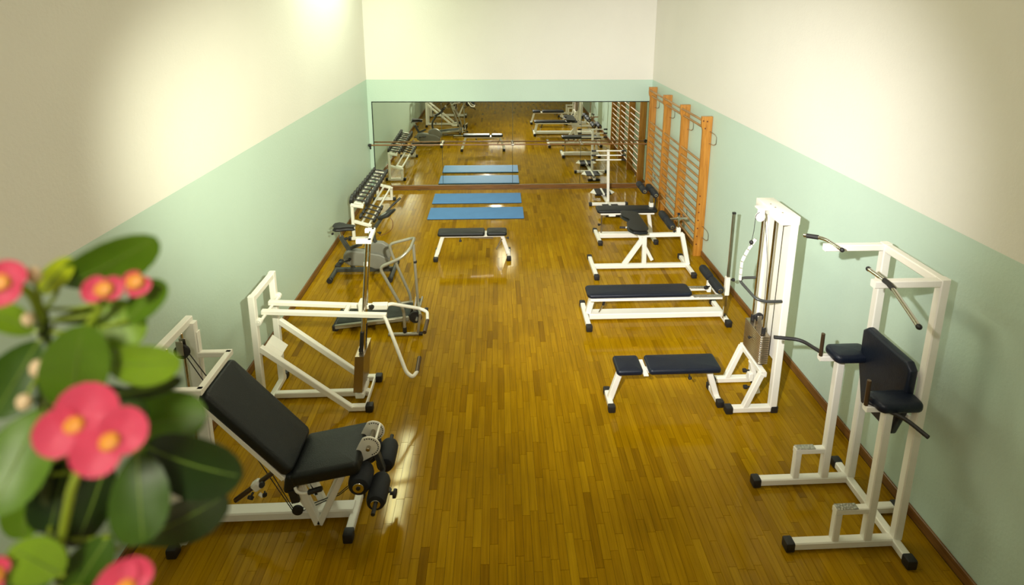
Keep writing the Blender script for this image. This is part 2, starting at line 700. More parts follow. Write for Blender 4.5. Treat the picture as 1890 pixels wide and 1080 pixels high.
def plank_geo(p):
    x0, x1, y0, y1, t = p
    g, c = 0.0009, 0.0002
    x0 += g; x1 -= g; y0 += g; y1 -= g
    vs = []
    for z, i in ((-0.0115, 0), (-0.0002, 0), (0, c)):
        vs += [V((x0 + i, y0 + i, z)), V((x1 - i, y0 + i, z)), V((x1 - i, y1 - i, z)), V((x0 + i, y1 - i, z))]
    fs = []
    for l in (0, 4):
        for k in range(4):
            fs.append((l + k, l + (k + 1) % 4, l + 4 + (k + 1) % 4, l + 4 + k))
    fs.append((8, 9, 10, 11))
    return vs, fs


def plank_mesh(name, ps):
    vs, fs, tone = [], [], []
    for p in ps:
        gv, gf = plank_geo(p)
        b = len(vs)
        vs += [tuple(v) for v in gv]
        fs += [tuple(i + b for i in f) for f in gf]
        tone += [p[4]] * len(gv)
    me = bpy.data.meshes.new(name)
    me.from_pydata(vs, [], fs)
    a = me.attributes.new('tone', 'FLOAT', 'POINT')
    a.data.foreach_set('value', tone)
    me.materials.append(OAK)
    return me


def seen(p):
    P = V(((p[0] + p[1]) / 2, (p[2] + p[3]) / 2, 0)) - V((0, 0, 4))
    z = P.dot(fwd)
    u = 970.27 + 1015.17 * P.dot(right) / z
    v = 228.84 - 1015.17 * P.dot(upv) / z
    return 300 < u < 1870 and v < 1075


vis = sorted([p for p in planks if seen(p)], key=lambda p: (p[2] + p[3]) / 2)
near = vis[:300]
ns = set(id(p) for p in near)
for p in near:
    o = bpy.data.objects.new('plank', plank_mesh('plank', [p]))
    COL.objects.link(o)
    o.parent = floor
o = bpy.data.objects.new('far_planks', plank_mesh('far_planks', [p for p in planks if id(p) not in ns]))
COL.objects.link(o)
o.parent = floor
o['kind'] = 'stuff'

# ================================================================= MIRROR + BARRE
FRAMEM = mat('black_frame_paint', (0.006, 0.014, 0.008), 0.4)
t = thing('wall_mirror', 'wide four-panel wall mirror with thin black edge on end wall', 'mirror', (0.31, YB, 0.1))
edges = [-2.63, -1.193, 0.316, 1.797, 3.252]
for a, b in zip(edges, edges[1:]):
    part(t, 'mirror_panel', rbox(((a + b) / 2, YB - 0.0065, 1.02), (b - a - 0.007, 0.010, 1.828), 0.0008, 1), MIRROR)
part(t, 'backing_board', box(-2.635, 3.257, YB - 0.0012, YB - 0.0002, 0.104, 1.936, 0.0002), FRAMEM)
part(t, 'top_edge_strip', box(-2.645, 3.267, YB - 0.016, YB, 1.932, 1.950, 0.002), FRAMEM)
part(t, 'side_edge_strip', box(-2.645, -2.628, YB - 0.016, YB, 0.102, 1.932, 0.002), FRAMEM)
part(t, 'side_edge_strip', box(3.250, 3.267, YB - 0.016, YB, 0.102, 1.932, 0.002), FRAMEM)

t = thing('ballet_barre', 'long brown ballet barre fixed across the front of the wall mirror', 'barre', (0.3, 11.36, 1.04))
part(t, 'rail', cyl((-2.70, 11.355, 1.04), (3.25, 11.355, 1.04), 0.015), BARREW)
for x in (-1.193, 0.316, 1.797):
    b = part(t, 'rail_bracket', [cyl((x, 11.355, 1.04), (x, 11.478, 1.04), 0.011), cyl((x, 11.476, 1.03), (x, 11.487, 1.03), 0.035),
                                 cyl((x - 0.03, 11.355, 1.04), (x + 0.03, 11.355, 1.04), 0.025)], STEEL)
for x, w_ in ((-2.69, XL), (3.25, XR)):
    s = 1 if w_ > 0 else -1
    part(t, 'end_bracket', [cyl((x - 0.03, 11.355, 1.04), (x + 0.03, 11.355, 1.04), 0.03), cyl((x, 11.355, 1.04), (w_ - s * 0.001, 11.355, 1.04), 0.016),
                            tube((x, 11.36, 1.04), (x + 0.0 * s, 11.40, 0.95), 0.03)], RUBBER, 'black end bracket')

# ================================================================= MATS
for i, (x0, x1, y0, y1, lab) in enumerate((
        (-1.33, 0.49, 9.76, 10.33, 'blue exercise mat lying second from the mirror, nearer the lone bench'),
        (-1.335, 0.478, 10.585, 11.155, 'blue exercise mat lying closest to the wall mirror'))):
    t = thing('exercise_mat', lab, 'mat', ((x0 + x1) / 2, (y0 + y1) / 2, 0.0), 'blue mats before the mirror')
    part(t, 'mat_top', cushion(x0, x1, y0, y1, 0.010, 0.026, 0.012, 0.005, crown=0.0), BLUE)
    part(t, 'mat_base', cushion(x0, x1, y0, y1, 0.0005, 0.011, 0.012, 0.003, crown=0.0), MATBASE, 'dark foam underside')


# ================================================================= shared bits
def cap(parent, c, size=(0.07, 0.07, 0.07)):
    return part(parent, 'foot_cap', rbox(c, size, 0.012, 2), RUBBER)


def foot_y(t, x, ya, yb, z=0.04, w=0.06, capl=0.07):
    """a crossbar along y with a rubber cap at each end; caps rest on the floor"""
    f = part(t, 'foot_bar', tube((x, ya + capl * 0.6, z), (x, yb - capl * 0.6, z), w), WHITE)
    for yy in (ya + capl / 2, yb - capl / 2):
        part(f, 'foot_cap', rbox((x, yy, (z + w / 2 + 0.008) / 2), (w + 0.016, capl, z + w / 2 + 0.008), 0.012, 2), RUBBER, 'black rubber end cap')
    return f


def foot_x(t, y, xa, xb, z=0.04, w=0.06, capa=True, capb=False, capl=0.07):
    f = part(t, 'base_runner', tube((xa + (capl * 0.6 if capa else 0), y, z), (xb - (capl * 0.6 if capb else 0), y, z), w), WHITE)
    for on, xx in ((capa, xa + capl / 2), (capb, xb - capl / 2)):
        if on:
            part(f, 'foot_cap', rbox((xx, y, (z + w / 2 + 0.008) / 2), (capl, w + 0.016, z + w / 2 + 0.008), 0.012, 2), RUBBER, 'black rubber end cap')
    return f


def roller_pair(t, x, z, y0, y1, r, gap=0.05, tip=0.045, rod=0.013):
    """two foam sleeves on one rod along y"""
    ax = part(t, 'roller_rod', cyl((x, y0 - tip, z), (x, y1 + tip, z), rod), RUBBER)
    ym = (y0 + y1) / 2
    part(t, 'foam_roller', foam((x, y0, z), (x, ym - gap / 2, z), r), FOAM)
    part(t, 'foam_roller', foam((x, ym + gap / 2, z), (x, y1, z), r), FOAM)
    part(ax, 'end_washer', [cyl((x, y0 - 0.004, z), (x, y0 + 0.004, z), r * 0.5)], CHROME)
    part(ax, 'end_washer', [cyl((x, y1 - 0.004, z), (x, y1 + 0.004, z), r * 0.5)], CHROME)
    return ax


def knob(t, c, d, r=0.022, L=0.05):
    c, d = V(c), V(d).normalized()
    return part(t, 'adjusting_knob', lathe(c, d, [(0, 0), (0, r * 0.4), (L * 0.5, r * 0.4), (L * 0.5, r), (L * 0.6, r * 1.1), (L * 0.95, r), (L, 0)], 12), RUBBER, 'black adjusting knob')


# ================================================================= DIP / CHIN-UP STATION (front right)
t = thing('dip_station', 'tall white chin-up and dip station with navy pads at front right', 'exercise machine', (2.7, 3.53, 0))
XP, YN, YF = 3.0, 3.25, 3.81
foot_y(t, 2.985, 3.045, 4.005, 0.042, 0.062)
foot_x(t, YN, 2.135, 2.96, 0.042, 0.062)
foot_x(t, YF, 2.145, 2.96, 0.042, 0.062)
foot_x(t, 3.515, 3.01, 3.235, 0.042, 0.062, capa=False, capb=True)
for y in (YN, YF):
    part(t, 'tall_post', tube((XP, y, 0.065), (XP, y, 2.205), 0.06, 0.066), WHITE)
    part(t, 'arm_post', tube((2.765, y, 0.065), (2.765, y, 1.18), 0.056, 0.064), WHITE)
    part(t, 'chin_up_arm', tube((2.51, y, 2.175), (2.972, y, 2.175), 0.05, 0.052), WHITE)
    part(t, 'arm_rest_beam', tube((2.60, y + (0.02 if y > 3.5 else 0.01), 1.202), (2.968, y, 1.202), 0.05, 0.046), WHITE)
    s = part(t, 'foot_step', [tube((2.515, y, 0.07), (2.515, y, 0.312), 0.05, 0.055), tube((2.487, y, 0.335), (2.738, y, 0.335), 0.05, 0.05)], WHITE)
    part(s, 'tread_plate', box(2.492, 2.655, y - 0.026, y + 0.026, 0.3595, 0.366, 0.002), CHECKER, 'ribbed metal tread')
part(t, 'top_crossbar', tube((XP, YN + 0.03, 2.172), (XP, YF - 0.03, 2.172), 0.062), WHITE)
part(t, 'arm_rest_pad', cushion(2.635, 2.962, 3.150, 3.325, 1.226, 1.302, 0.05, 0.03), NAVY)
part(t, 'arm_rest_pad', cushion(2.655, 2.972, 3.690, 3.880, 1.226, 1.302, 0.05, 0.03), NAVY)
ol = [(-0.255, -0.02), (-0.165, -0.31), (0.165, -0.31), (0.255, -0.02), (0.26, 0.28), (0.21, 0.33), (-0.21, 0.33), (-0.26, 0.28)]
part(t, 'back_pad', prism(ol, 0.07, (2.925, 3.52, 1.20), (0, -1, 0), (0, 0, 1), 0.025), NAVY)
part(t, 'pad_bracket', [tube((2.968, 3.284, 1.44), (2.968, 3.776, 1.44), 0.02, 0.04), tube((2.968, 3.284, 1.08), (2.968, 3.776, 1.08), 0.02, 0.04)], WHITE)
g = part(t, 'chin_up_grip', pipe([(2.565, 3.385, 2.212), (2.565, 3.17, 2.212), (2.455, 2.765, 2.165)], 0.0145, 0.08), CHROME)
part(g, 'grip_sleeve', pipe([(2.565, 3.225, 2.212), (2.565, 3.185, 2.212), (2.552, 3.12, 2.206)], 0.0185, 0.03), RUBBER, 'black rubber sleeve')
part(g, 'grip_end', [ball((2.565, 3.385, 2.212), 0.018), ball((2.455, 2.765, 2.165), 0.018)], RUBBER)
g = part(t, 'chin_up_grip', pipe([(2.565, 3.685, 2.212), (2.562, 3.91, 2.205), (2.462, 4.02, 2.182)], 0.0145, 0.06), CHROME)
part(g, 'grip_sleeve', pipe([(2.535, 3.94, 2.199), (2.476, 4.004, 2.186)], 0.0185, 0), RUBBER, 'black rubber sleeve')
part(g, 'grip_end', [ball((2.565, 3.685, 2.212), 0.018)], RUBBER)
for y in (YN, YF):
    part(t, 'hand_peg', [cyl((2.605, y + 0.01, 1.222), (2.603, y + 0.01, 1.425), 0.0145)], BROWNPIPE, 'bronze upright hand peg')
part(t, 'dip_handle', pipe([(2.62, 3.84, 1.238), (2.555, 4.025, 1.232), (2.35, 4.085, 1.222)], 0.0155, 0.07), RUBBER, 'black bent dip handle')
part(t, 'dip_handle', pipe([(2.628, 3.275, 1.236), (2.782, 3.120, 1.232), (2.832, 2.962, 1.215)], 0.0155, 0.07), RUBBER, 'black bent dip handle')

# ================================================================= CABLE TOWER (right)
t = thing('cable_tower', 'white upright cable machine with stacked weight plates against right wall', 'exercise machine', (2.6, 4.87, 0))
YN, YF = 4.655, 5.10
for y in (YN, YF):
    part(t, 'upright', tube((2.742, y, 0.06), (2.742, y, 2.02), 0.066, 0.074), WHITE)
    f = foot_x(t, y, 2.258, 2.79, 0.04, 0.06, capa=True, capb=True, capl=0.075)
    part(t, 'slanted_brace', tube((2.455, y, 0.055), (2.595, y, 0.435), 0.056), WHITE)
part(t, 'stack_crossbar', tube((2.610, YN - 0.02, 0.435), (2.610, YF + 0.02, 0.435), 0.058), WHITE)
part(t, 'rear_panel', box(2.722, 2.733, YN + 0.034, YF - 0.034, 0.55, 2.01, 0.003), WHITE)
hd = part(t, 'header_box', rbox((2.692, (YN + YF) / 2, 2.052), (0.175, YF - YN + 0.075, 0.085), 0.006, 2), WHITE)
part(hd, 'bolt_head', [cyl((2.66, y, 2.093), (2.66, y, 2.099), 0.008) for y in (4.72, 4.86, 4.95)], STEEL)
part(t, 'pulley_arm', [rbox((2.565, 4.90, 2.075), (0.13, 0.10, 0.018), 0.004, 1), rbox((2.545, 4.872, 2.03), (0.05, 0.012, 0.10), 0.004, 1), rbox((2.545, 4.918, 2.03), (0.05, 0.012, 0.10), 0.004, 1)], WHITE)
p = part(t, 'pulley_wheel', lathe((2.54, 4.882, 1.985), (0, 1, 0), [(0, 0), (0, 0.036), (0.004, 0.047), (0.013, 0.041), (0.022, 0.047), (0.026, 0.036), (0.026, 0)], 20), WHITE)
part(p, 'wheel_rim', lathe((2.54, 4.888, 1.985), (0, 1, 0), [(0, 0.043), (0.003, 0.0475), (0.011, 0.0475), (0.014, 0.043)], 20), RUBBER)
for y in (4.765, 5.0):
    part(t, 'guide_rod', cyl((2.628, y, 0.47), (2.628, y, 2.01), 0.0135), CHROME)
for k in range(14):
    z = 0.492 + k * 0.0222
    part(t, 'weight_plate', box(2.578, 2.676, 4.712, 5.055, z, z + 0.0196, 0.003), PLATEM)
part(t, 'stack_cushion', [cyl((2.628, y, 0.464), (2.628, y, 0.493), 0.03) for y in (4.765, 5.0)], RUBBER)
part(t, 'selector_stem', cyl((2.628, 4.882, 0.80), (2.628, 4.882, 0.90), 0.016), STEEL)
part(t, 'stack_bushing', [cyl((2.628, y, 0.803), (2.628, y, 0.87), 0.021) for y in (4.765, 5.0)], RUBBER)
p = part(t, 'lift_pulley', lathe((2.628, 4.870, 0.912), (0, 1, 0), [(0, 0), (0, 0.036), (0.004, 0.046), (0.012, 0.040), (0.020, 0.046), (0.024, 0.036), (0.024, 0)], 18), RUBBER, 'black lifting pulley')
part(p, 'pulley_fork', [box(2.606, 2.650, 4.860, 4.866, 0.80, 0.935, 0.002), box(2.606, 2.650, 4.898, 4.904, 0.80, 0.935, 0.002)], STEEL)
part(t, 'selector_pin', [lathe((2.577, 4.882, 0.685), (-1, 0, 0), [(0, 0), (0, 0.006), (0.02, 0.006), (0.02, 0.014), (0.03, 0.017), (0.036, 0.012), (0.036, 0)], 12)], RUBBER)
part(t, 'cable', [pipe([(2.494, 4.895, 1.97), (2.489, 4.89, 1.85), (2.472, 4.88, 1.742)], 0.0028, 0), pipe([(2.590, 4.895, 1.97), (2.66, 4.885, 1.5), (2.672, 4.882, 0.92)], 0.0028, 0),
                  pipe([(2.70, 4.75, 2.0), (2.70, 4.75, 0.56)], 0.0028, 0)], RUBBER, 'thin dark cable')
part(t, 'carabiner', [ball((2.471, 4.88, 1.728), 0.021), pipe([(2.471, 4.88, 1.71), (2.462, 4.88, 1.69)], 0.008, 0)], RUBBER)
hp = [V(p) for p in ((2.512, 4.88, 1.765), (2.478, 4.88, 1.705), (2.446, 4.88, 1.652), (2.418, 4.878, 1.592), (2.392, 4.874, 1.53), (2.386, 4.866, 1.465), (2.382, 4.858, 1.40), (2.378, 4.85, 1.34))]
hg = part(t, 'lat_bar_hanger', pipe(hp, 0.006, 0, 8), STEEL)
for p0, p1 in zip(hp, hp[1:]):
    d_ = (p1 - p0) * 0.08
    part(hg, 'hanger_link', tube(p0 + d_, p1 - d_, 0.026, 0.020), WHITE)
part(t, 'lat_bar', pipe([(2.631, 5.02, 1.275), (2.478, 5.0, 1.286), (2.380, 4.852, 1.332), (2.446, 4.63, 1.262), (2.529, 4.60, 1.250), (2.681, 4.60, 1.251)], 0.0145, 0.05), DKTUBE, 'dark bent pull-down bar')
part(t, 'low_pulley_strut', [tube((2.60, 4.88, 0.41), (2.695, 4.88, 0.045), 0.05), rbox((2.60, 4.88, 0.24), (0.05, 0.07, 0.09), 0.006, 1)], WHITE)
knob(t, (2.58, 4.865, 0.315), (-1, 0, 0), 0.02, 0.07)
knob(t, (2.615, 4.865, 0.12), (-1, 0, 0), 0.02, 0.08)

# ================================================================= FLAT BENCHES
def flat_bench(lab, x0, x1, gap0, gap1, yc, zt, seatleft, m, hw, feet, legs, loc):
    t = thing('flat_bench', lab, 'bench', loc)
    a, b = ('seat_pad', 'back_pad') if seatleft else ('back_pad', 'seat_pad')
    part(t, a, cushion(x0, gap0, yc - hw, yc + hw, zt - 0.062, zt, 0.035, 0.026), m)
    part(t, b, cushion(gap1, x1, yc - hw, yc + hw, zt - 0.062, zt, 0.035, 0.026), m)
    part(t, 'spine_rail', tube((x0 + 0.05, yc, zt - 0.087), (x1 - 0.05, yc, zt - 0.087), 0.05, 0.048), WHITE)
    part(t, 'pad_bracket', tube(((gap0 + gap1) / 2, yc - hw + 0.01, zt - 0.063), ((gap0 + gap1) / 2, yc + hw - 0.01, zt - 0.063), 0.05, 0.014), WHITE)
    for (fx, ya, yb), (lx0, lx1) in zip(feet, legs):
        foot_y(t, fx, ya, yb, 0.038, 0.056, 0.06)
        part(t, 'leg', tube((lx0, yc, 0.055), (lx1, yc, zt - 0.10), 0.052, 0.06), WHITE)
    return t


t = flat_bench('white flat bench with two navy pads beside the cable machine', 1.168, 2.225, 1.432, 1.492, 4.845, 0.455, True, NAVY, 0.132,
               ((1.128, 4.685, 5.0), (2.242, 4.71, 5.03)), ((1.138, 1.225), (2.240, 2.140)), (1.7, 4.845, 0))
knob(t, (1.925, 4.80, 0.335), (0.2, -0.4, -1), 0.018, 0.05)
t = flat_bench('white flat bench with two black pads alone in front of the mats', -0.955, 0.138, -0.214, -0.182, 8.215, 0.452, False, BLACKV, 0.115,
               ((-0.985, 8.025, 8.42), (0.168, 8.02, 8.40)), ((-0.978, -0.885), (0.160, 0.065)), (-0.4, 8.215, 0))
knob(t, (-0.60, 8.17, 0.34), (0, -0.3, -1), 0.02, 0.06)
knob(t, (0.12, 8.18, 0.33), (1, 0, 0), 0.018, 0.05)
part(t, 'support_flat', [tube((-0.45, 8.20, 0.335), (-0.08, 8.20, 0.322), 0.03, 0.02), tube((0.06, 8.20, 0.31), (-0.03, 8.20, 0.13), 0.03, 0.022)], STEEL, 'bare metal adjusting flat')

# ================================================================= SIT-UP BENCH (long, middle right)
t = thing('sit_up_bench', 'long low white sit-up bench with navy pad and foot rollers, middle right', 'exercise bench', (2.0, 6.36, 0))
YC = 6.375
part(t, 'base_beam', tube((1.165, YC, 0.06), (2.90, YC, 0.06), 0.135, 0.075), WHITE)
foot_y(t, 1.128, 6.065, 6.70, 0.045, 0.06)
foot_y(t, 2.912, 6.095, 6.69, 0.045, 0.06)
part(t, 'upright_leg', [tube((1.155, YC, 0.09), (1.215, YC, 0.345), 0.075, 0.07), tube((1.215, YC, 0.34), (1.34, YC, 0.345), 0.06, 0.03)], WHITE)
part(t, 'long_pad', cushion(1.118, 2.462, 6.205, 6.480, 0.372, 0.425, 0.06, 0.022), NAVY)
part(t, 'side_rail', tube((1.15, 6.225, 0.355), (2.84, 6.225, 0.355), 0.045, 0.034), WHITE)
part(t, 'side_rail', tube((1.15, 6.445, 0.355), (2.74, 6.445, 0.355), 0.045, 0.034), WHITE)
part(t, 'foot_plate', box(2.47, 2.845, 6.195, 6.262, 0.3725, 0.378, 0.002), CHECKER, 'ribbed metal foot plate')
part(t, 'foot_plate', box(2.46, 2.73, 6.412, 6.478, 0.3725, 0.378, 0.002), CHECKER, 'ribbed metal foot plate')
part(t, 'end_crossbar', tube((2.82, 6.21, 0.355), (2.82, 6.47, 0.355), 0.045, 0.034), WHITE)
part(t, 'gas_strut', [cyl((1.345, YC - 0.02, 0.20), (1.385, YC - 0.02, 0.345), 0.016)], RUBBER)
part(t, 'strut_rod', [cyl((1.295, YC - 0.02, 0.095), (1.345, YC - 0.02, 0.21), 0.009)], CHROME)
part(t, 'roller_stalk', tube((2.72, YC, 0.36), (2.725, YC, 0.52), 0.06, 0.05), WHITE)
roller_pair(t, 2.725, 0.555, 6.03, 6.64, 0.055)
knob(t, (2.70, 6.30, 0.47), (-0.9, -0.5, 0), 0.022, 0.09)
part(t, 'upright_post', tube((2.885, 6.215, 0.07), (2.885, 6.215, 0.42), 0.03, 0.034), CHROME)
part(t, 'post_collar', tube((2.888, 6.215, 0.40), (2.888, 6.215, 0.64), 0.06, 0.055), WHITE)
part(t, 'height_post', [tube((2.892, 6.215, 0.63), (2.892, 6.215, 1.49), 0.026, 0.034)], STEEL, 'bare metal height post with holes')
part(t, 'post_cap', tube((2.892, 6.215, 1.485), (2.892, 6.215, 1.505), 0.032, 0.04), RUBBER)
knob(t, (2.918, 6.215, 0.60), (1, 0, 0), 0.02, 0.06)

# ================================================================= HYPEREXTENSION BENCH
t = thing('back_extension_bench', 'white back-extension bench with notched black hip pad and ankle roller', 'exercise bench', (2.2, 7.71, 0))
YC = 7.71
foot_y(t, 1.452, 7.355, 8.075, 0.042, 0.06)
foot_y(t, 2.915, 7.36, 8.06, 0.042, 0.06)
part(t, 'base_beam', tube((1.47, YC, 0.052), (2.905, YC, 0.052), 0.06, 0.066), WHITE)
part(t, 'centre_post', tube((2.238, YC, 0.08), (2.225, YC, 0.54), 0.058, 0.066), WHITE)
part(t, 'diagonal_brace', tube((1.93, YC, 0.075), (2.205, YC, 0.505), 0.055, 0.07), WHITE)
part(t, 'upper_beam', tube((2.15, YC, 0.555), (2.815, YC, 0.560), 0.055, 0.06), WHITE)
part(t, 'rear_leg', tube((2.805, YC, 0.56), (2.925, YC, 0.065), 0.058, 0.066), WHITE)
part(t, 'pad_tube', [tube((2.05, YC, 0.725), (2.36, YC, 0.145), 0.045, 0.05)], WHITE)
pl = [(-0.115, 0.34), (-0.09, 0.365), (0.06, 0.365), (0.115, 0.34), (0.122, -0.28), (0.10, -0.345), (0.0, -0.372), (-0.09, -0.36), (-0.128, -0.29),
      (-0.128, -0.15), (-0.095, -0.08), (-0.055, -0.04), (-0.045, 0.02), (-0.06, 0.08), (-0.10, 0.13), (-0.125, 0.20), (-0.128, 0.29)][::-1]
pl = pl[::-1]
part(t, 'hip_pad', slab(pl, 0.06, 0.024, V((2.045, 7.69, 0.775)), Matrix.Rotation(math.radians(4), 3, 'Y'), 0.006), BLACKV)
h_ = part(t, 'hand_grip', cyl((1.80, 7.555, 0.752), (1.885, 7.545, 0.752), 0.016), RUBBER, 'black hand grip')
part(h_, 'grip_stem', cyl((1.885, 7.545, 0.752), (1.97, 7.54, 0.750), 0.013), WHITE)
part(t, 'holder_block', rbox((2.742, YC, 0.615), (0.062, 0.06, 0.12), 0.008, 1), WHITE)
part(t, 'holder_post', tube((2.735, YC, 0.66), (2.732, YC, 0.875), 0.035, 0.022), CHROME)
part(t, 'roller_arm', [tube((2.56, YC, 0.805), (2.865, YC, 0.825), 0.026, 0.03), rbox((2.735, YC, 0.815), (0.06, 0.05, 0.05), 0.005, 1)], CHROME)
ax = roller_pair(t, 2.56, 0.785, 7.455, 8.02, 0.056, gap=0.02, tip=0.015)
knob(t, (2.735, YC, 0.855), (0, 0, 1), 0.02, 0.05)
knob(t, (2.70, 7.685, 0.625), (-1, -0.3, 0), 0.016, 0.05)

# ================================================================= INCLINE SIT-UP BENCH BEHIND IT
t = thing('incline_bench', 'white bench with wide black pad and two upright foot rollers near wall bars', 'exercise bench', (2.2, 8.84, 0))
YC = 8.845
foot_y(t, 1.722, 8.525, 9.125, 0.042, 0.06)
foot_y(t, 2.675, 8.535, 9.12, 0.042, 0.06)
part(t, 'base_beam', tube((1.75, YC, 0.062), (2.66, YC, 0.062), 0.11, 0.08), WHITE)
part(t, 'chrome_post', [cyl((1.785, YC, 0.09), (1.785, YC, 0.47), 0.014)], STEEL, 'bare metal front post')
part(t, 'rear_leg', [tube((2.66, YC, 0.09), (2.60, YC, 0.455), 0.055, 0.06)], WHITE)
part(t, 'long_pad', cushion(1.69, 2.735, 8.735, 9.000, 0.492, 0.552, 0.05, 0.026), BLACKV)
part(t, 'spine_rail', tube((1.75, YC - 0.03, 0.475), (2.68, YC - 0.03, 0.475), 0.10, 0.035), WHITE)
part(t, 'adjuster_box', [rbox((1.95, YC - 0.04, 0.445), (0.12, 0.09, 0.03), 0.005, 1)], WHITE)
part(t, 'adjuster_lever', [tube((1.86, YC - 0.03, 0.44), (1.90, YC - 0.03, 0.44), 0.07, 0.03), tube((2.0, YC - 0.03, 0.44), (2.05, YC - 0.03, 0.45), 0.07, 0.035)], RUBBER)
knob(t, (1.775, YC - 0.02, 0.265), (-1, -0.4, 0.1), 0.02, 0.06)
part(t, 'roller_post', [tube((2.655, YC + 0.06, 0.47), (2.655, YC + 0.06, 0.76), 0.045, 0.05)], STEEL)
part(t, 'post_socket', tube((2.655, YC + 0.06, 0.55), (2.655, YC + 0.06, 0.625), 0.07, 0.07), WHITE)
part(t, 'guard_rod', pipe([(2.70, YC - 0.02, 0.55), (2.702, YC - 0.02, 0.80), (2.66, YC, 0.86)], 0.010, 0.03), RUBBER)
roller_pair(t, 2.495, 0.875, 8.775, 9.205, 0.055, gap=0.012, tip=0.004)
roller_pair(t, 2.655, 0.845, 8.655, 9.14, 0.055, gap=0.012, tip=0.004)
part(t, 'roller_yoke', [tube((2.495, YC + 0.07, 0.872), (2.655, YC + 0.07, 0.842), 0.03, 0.03), tube((2.655, YC + 0.07, 0.76), (2.655, YC + 0.07, 0.84), 0.03, 0.03)], RUBBER)

# ================================================================= STEPPER
t = thing('stepper', 'white stepper with T-bar handles and black pedals before the mirror', 'exercise machine', (2.2, 10.56, 0))
part(t, 'handle_post', tube((2.235, 10.50, 0.05), (2.212, 10.567, 1.125), 0.05, 0.05), WHITE)
for z in (1.112, 1.018, 0.924):
    h_ = part(t, 'handle_bar', cyl((1.955, 10.535, z), (2.48, 10.535, z), 0.013), WHITE)
    part(h_, 'hand_grip', cyl((1.87, 10.535, z), (1.96, 10.535, z), 0.018), RUBBER, 'black grip')
    part(h_, 'hand_grip', cyl((2.475, 10.535, z), (2.565, 10.535, z), 0.018), RUBBER, 'black grip')
foot_x(t, 10.40, 1.83, 2.62, 0.04, 0.055, True, True, 0.06)
part(t, 'spine_beam', tube((2.225, 9.80, 0.05), (2.205, 11.03, 0.055), 0.06, 0.05), WHITE)


def flap(x, y, s):
    """thin pointed side plate of a pedal"""
    pts = [(0, -0.17), (0.10 * s, 0.0), (0, 0.15)]
    vs = [V((x + a, y + b, 0.150 - 0.25 * abs(a))) for a, b in pts] + [V((x + a, y + b, 0.138 - 0.25 * abs(a))) for a, b in pts]
    return vs, [(0, 1, 2), (5, 4, 3), (0, 3, 4, 1), (1, 4, 5, 2), (2, 5, 3, 0)]


for yc in (10.86, 9.95):
    part(t, 'floor_foot', tube((2.06, yc + 0.14 * (1 if yc > 10.4 else -1), 0.025), (2.34, yc + 0.14 * (1 if yc > 10.4 else -1), 0.025), 0.05, 0.045), RUBBER)
    for x, s_ in ((2.095, -1), (2.275, 1)):
        p = part(t, 'pedal', [box(x - 0.068, x + 0.068, yc - 0.165, yc + 0.165, 0.125, 0.145, 0.004)], RUBBER, 'black ribbed pedal')
        part(p, 'pedal_ribs', [tube((x - 0.055 + k * 0.022, yc - 0.155, 0.147), (x - 0.055 + k * 0.022, yc + 0.155, 0.147), 0.008, 0.008) for k in range(6)], RUBBER)
        part(p, 'side_flap', flap(x + 0.069 * s_, yc, s_), WHITE, 'white pointed side flap')
    part(t, 'pedal_divider', tube((2.186, yc - 0.18, 0.14), (2.183, yc + 0.18, 0.14), 0.036, 0.03), WHITE)
    part(t, 'pedal_pivot', tube((2.185, yc, 0.06), (2.185, yc, 0.13), 0.05, 0.05), WHITE)

# ================================================================= WALL BARS
t = thing('wall_bars', 'varnished wooden wall bars with four posts on right wall by mirror', 'wall bars', (3.2, 9.63, 0))
posts = (8.13, 9.13, 10.13, 11.13)
prof = [(0.07, -1.155), (0.07, 1.155), (-0.098, 1.155), (-0.098, 1.03), (-0.090, 0.985), (-0.074, 0.95), (-0.070, 0.90), (-0.070, -1.155)]
for y in posts:
    part(t, 'side_post', prism([(a, b) for a, b in prof], 0.052, (3.2285, y, 1.156), (1, 0, 0), (0, 0, 1), 0.003), PINE)
    for zz_, s in ((1.98, 1), (0.42, 1)):
        part(t, 'wall_bracket', pipe([(3.270, y - 0.024, zz_ + 0.095), (3.285, y - 0.17, zz_ + 0.085), (3.292, y - 0.235, zz_ + 0.05), (3.292, y - 0.235, zz_ - 0.05), (3.285, y - 0.17, zz_ - 0.085), (3.270, y - 0.024, zz_ - 0.095)], 0.0065, 0.02, 6, 2), STEEL)
rz = [1.572 - 0.1365 * k for k in range(11)]
for a, b in zip(posts, posts[1:]):
    for z in rz:
        part(t, 'rung', lathe((3.192, a + 0.024, z), (0, 1, 0), [(0, 0), (0, 0.019), (b - a - 0.048, 0.019), (b - a - 0.048, 0)], 10), RUNGW)
    part(t, 'rung', lathe((3.155, a + 0.024, 2.243), (0, 1, 0), [(0, 0), (0, 0.019), (b - a - 0.048, 0.019), (b - a - 0.048, 0)], 10), RUNGW)
    part(t, 'rung', lathe((3.19, a + 0.024, 2.125), (0, 1, 0), [(0, 0), (0, 0.019), (b - a - 0.048, 0.019), (b - a - 0.048, 0)], 10), RUNGW)
PLUGM = mat('dark_plug', (0.14, 0.035, 0.006), 0.5)
for x, z in [(3.192, z) for z in rz[4:]] + [(3.155, 2.243), (3.215, 2.235), (3.19, 2.125)]:
    part(t, 'peg_end', cyl((x, 8.13 - 0.0285, z), (x, 8.13 - 0.0255, z), 0.013, 10), PLUGM, 'dark rung end')

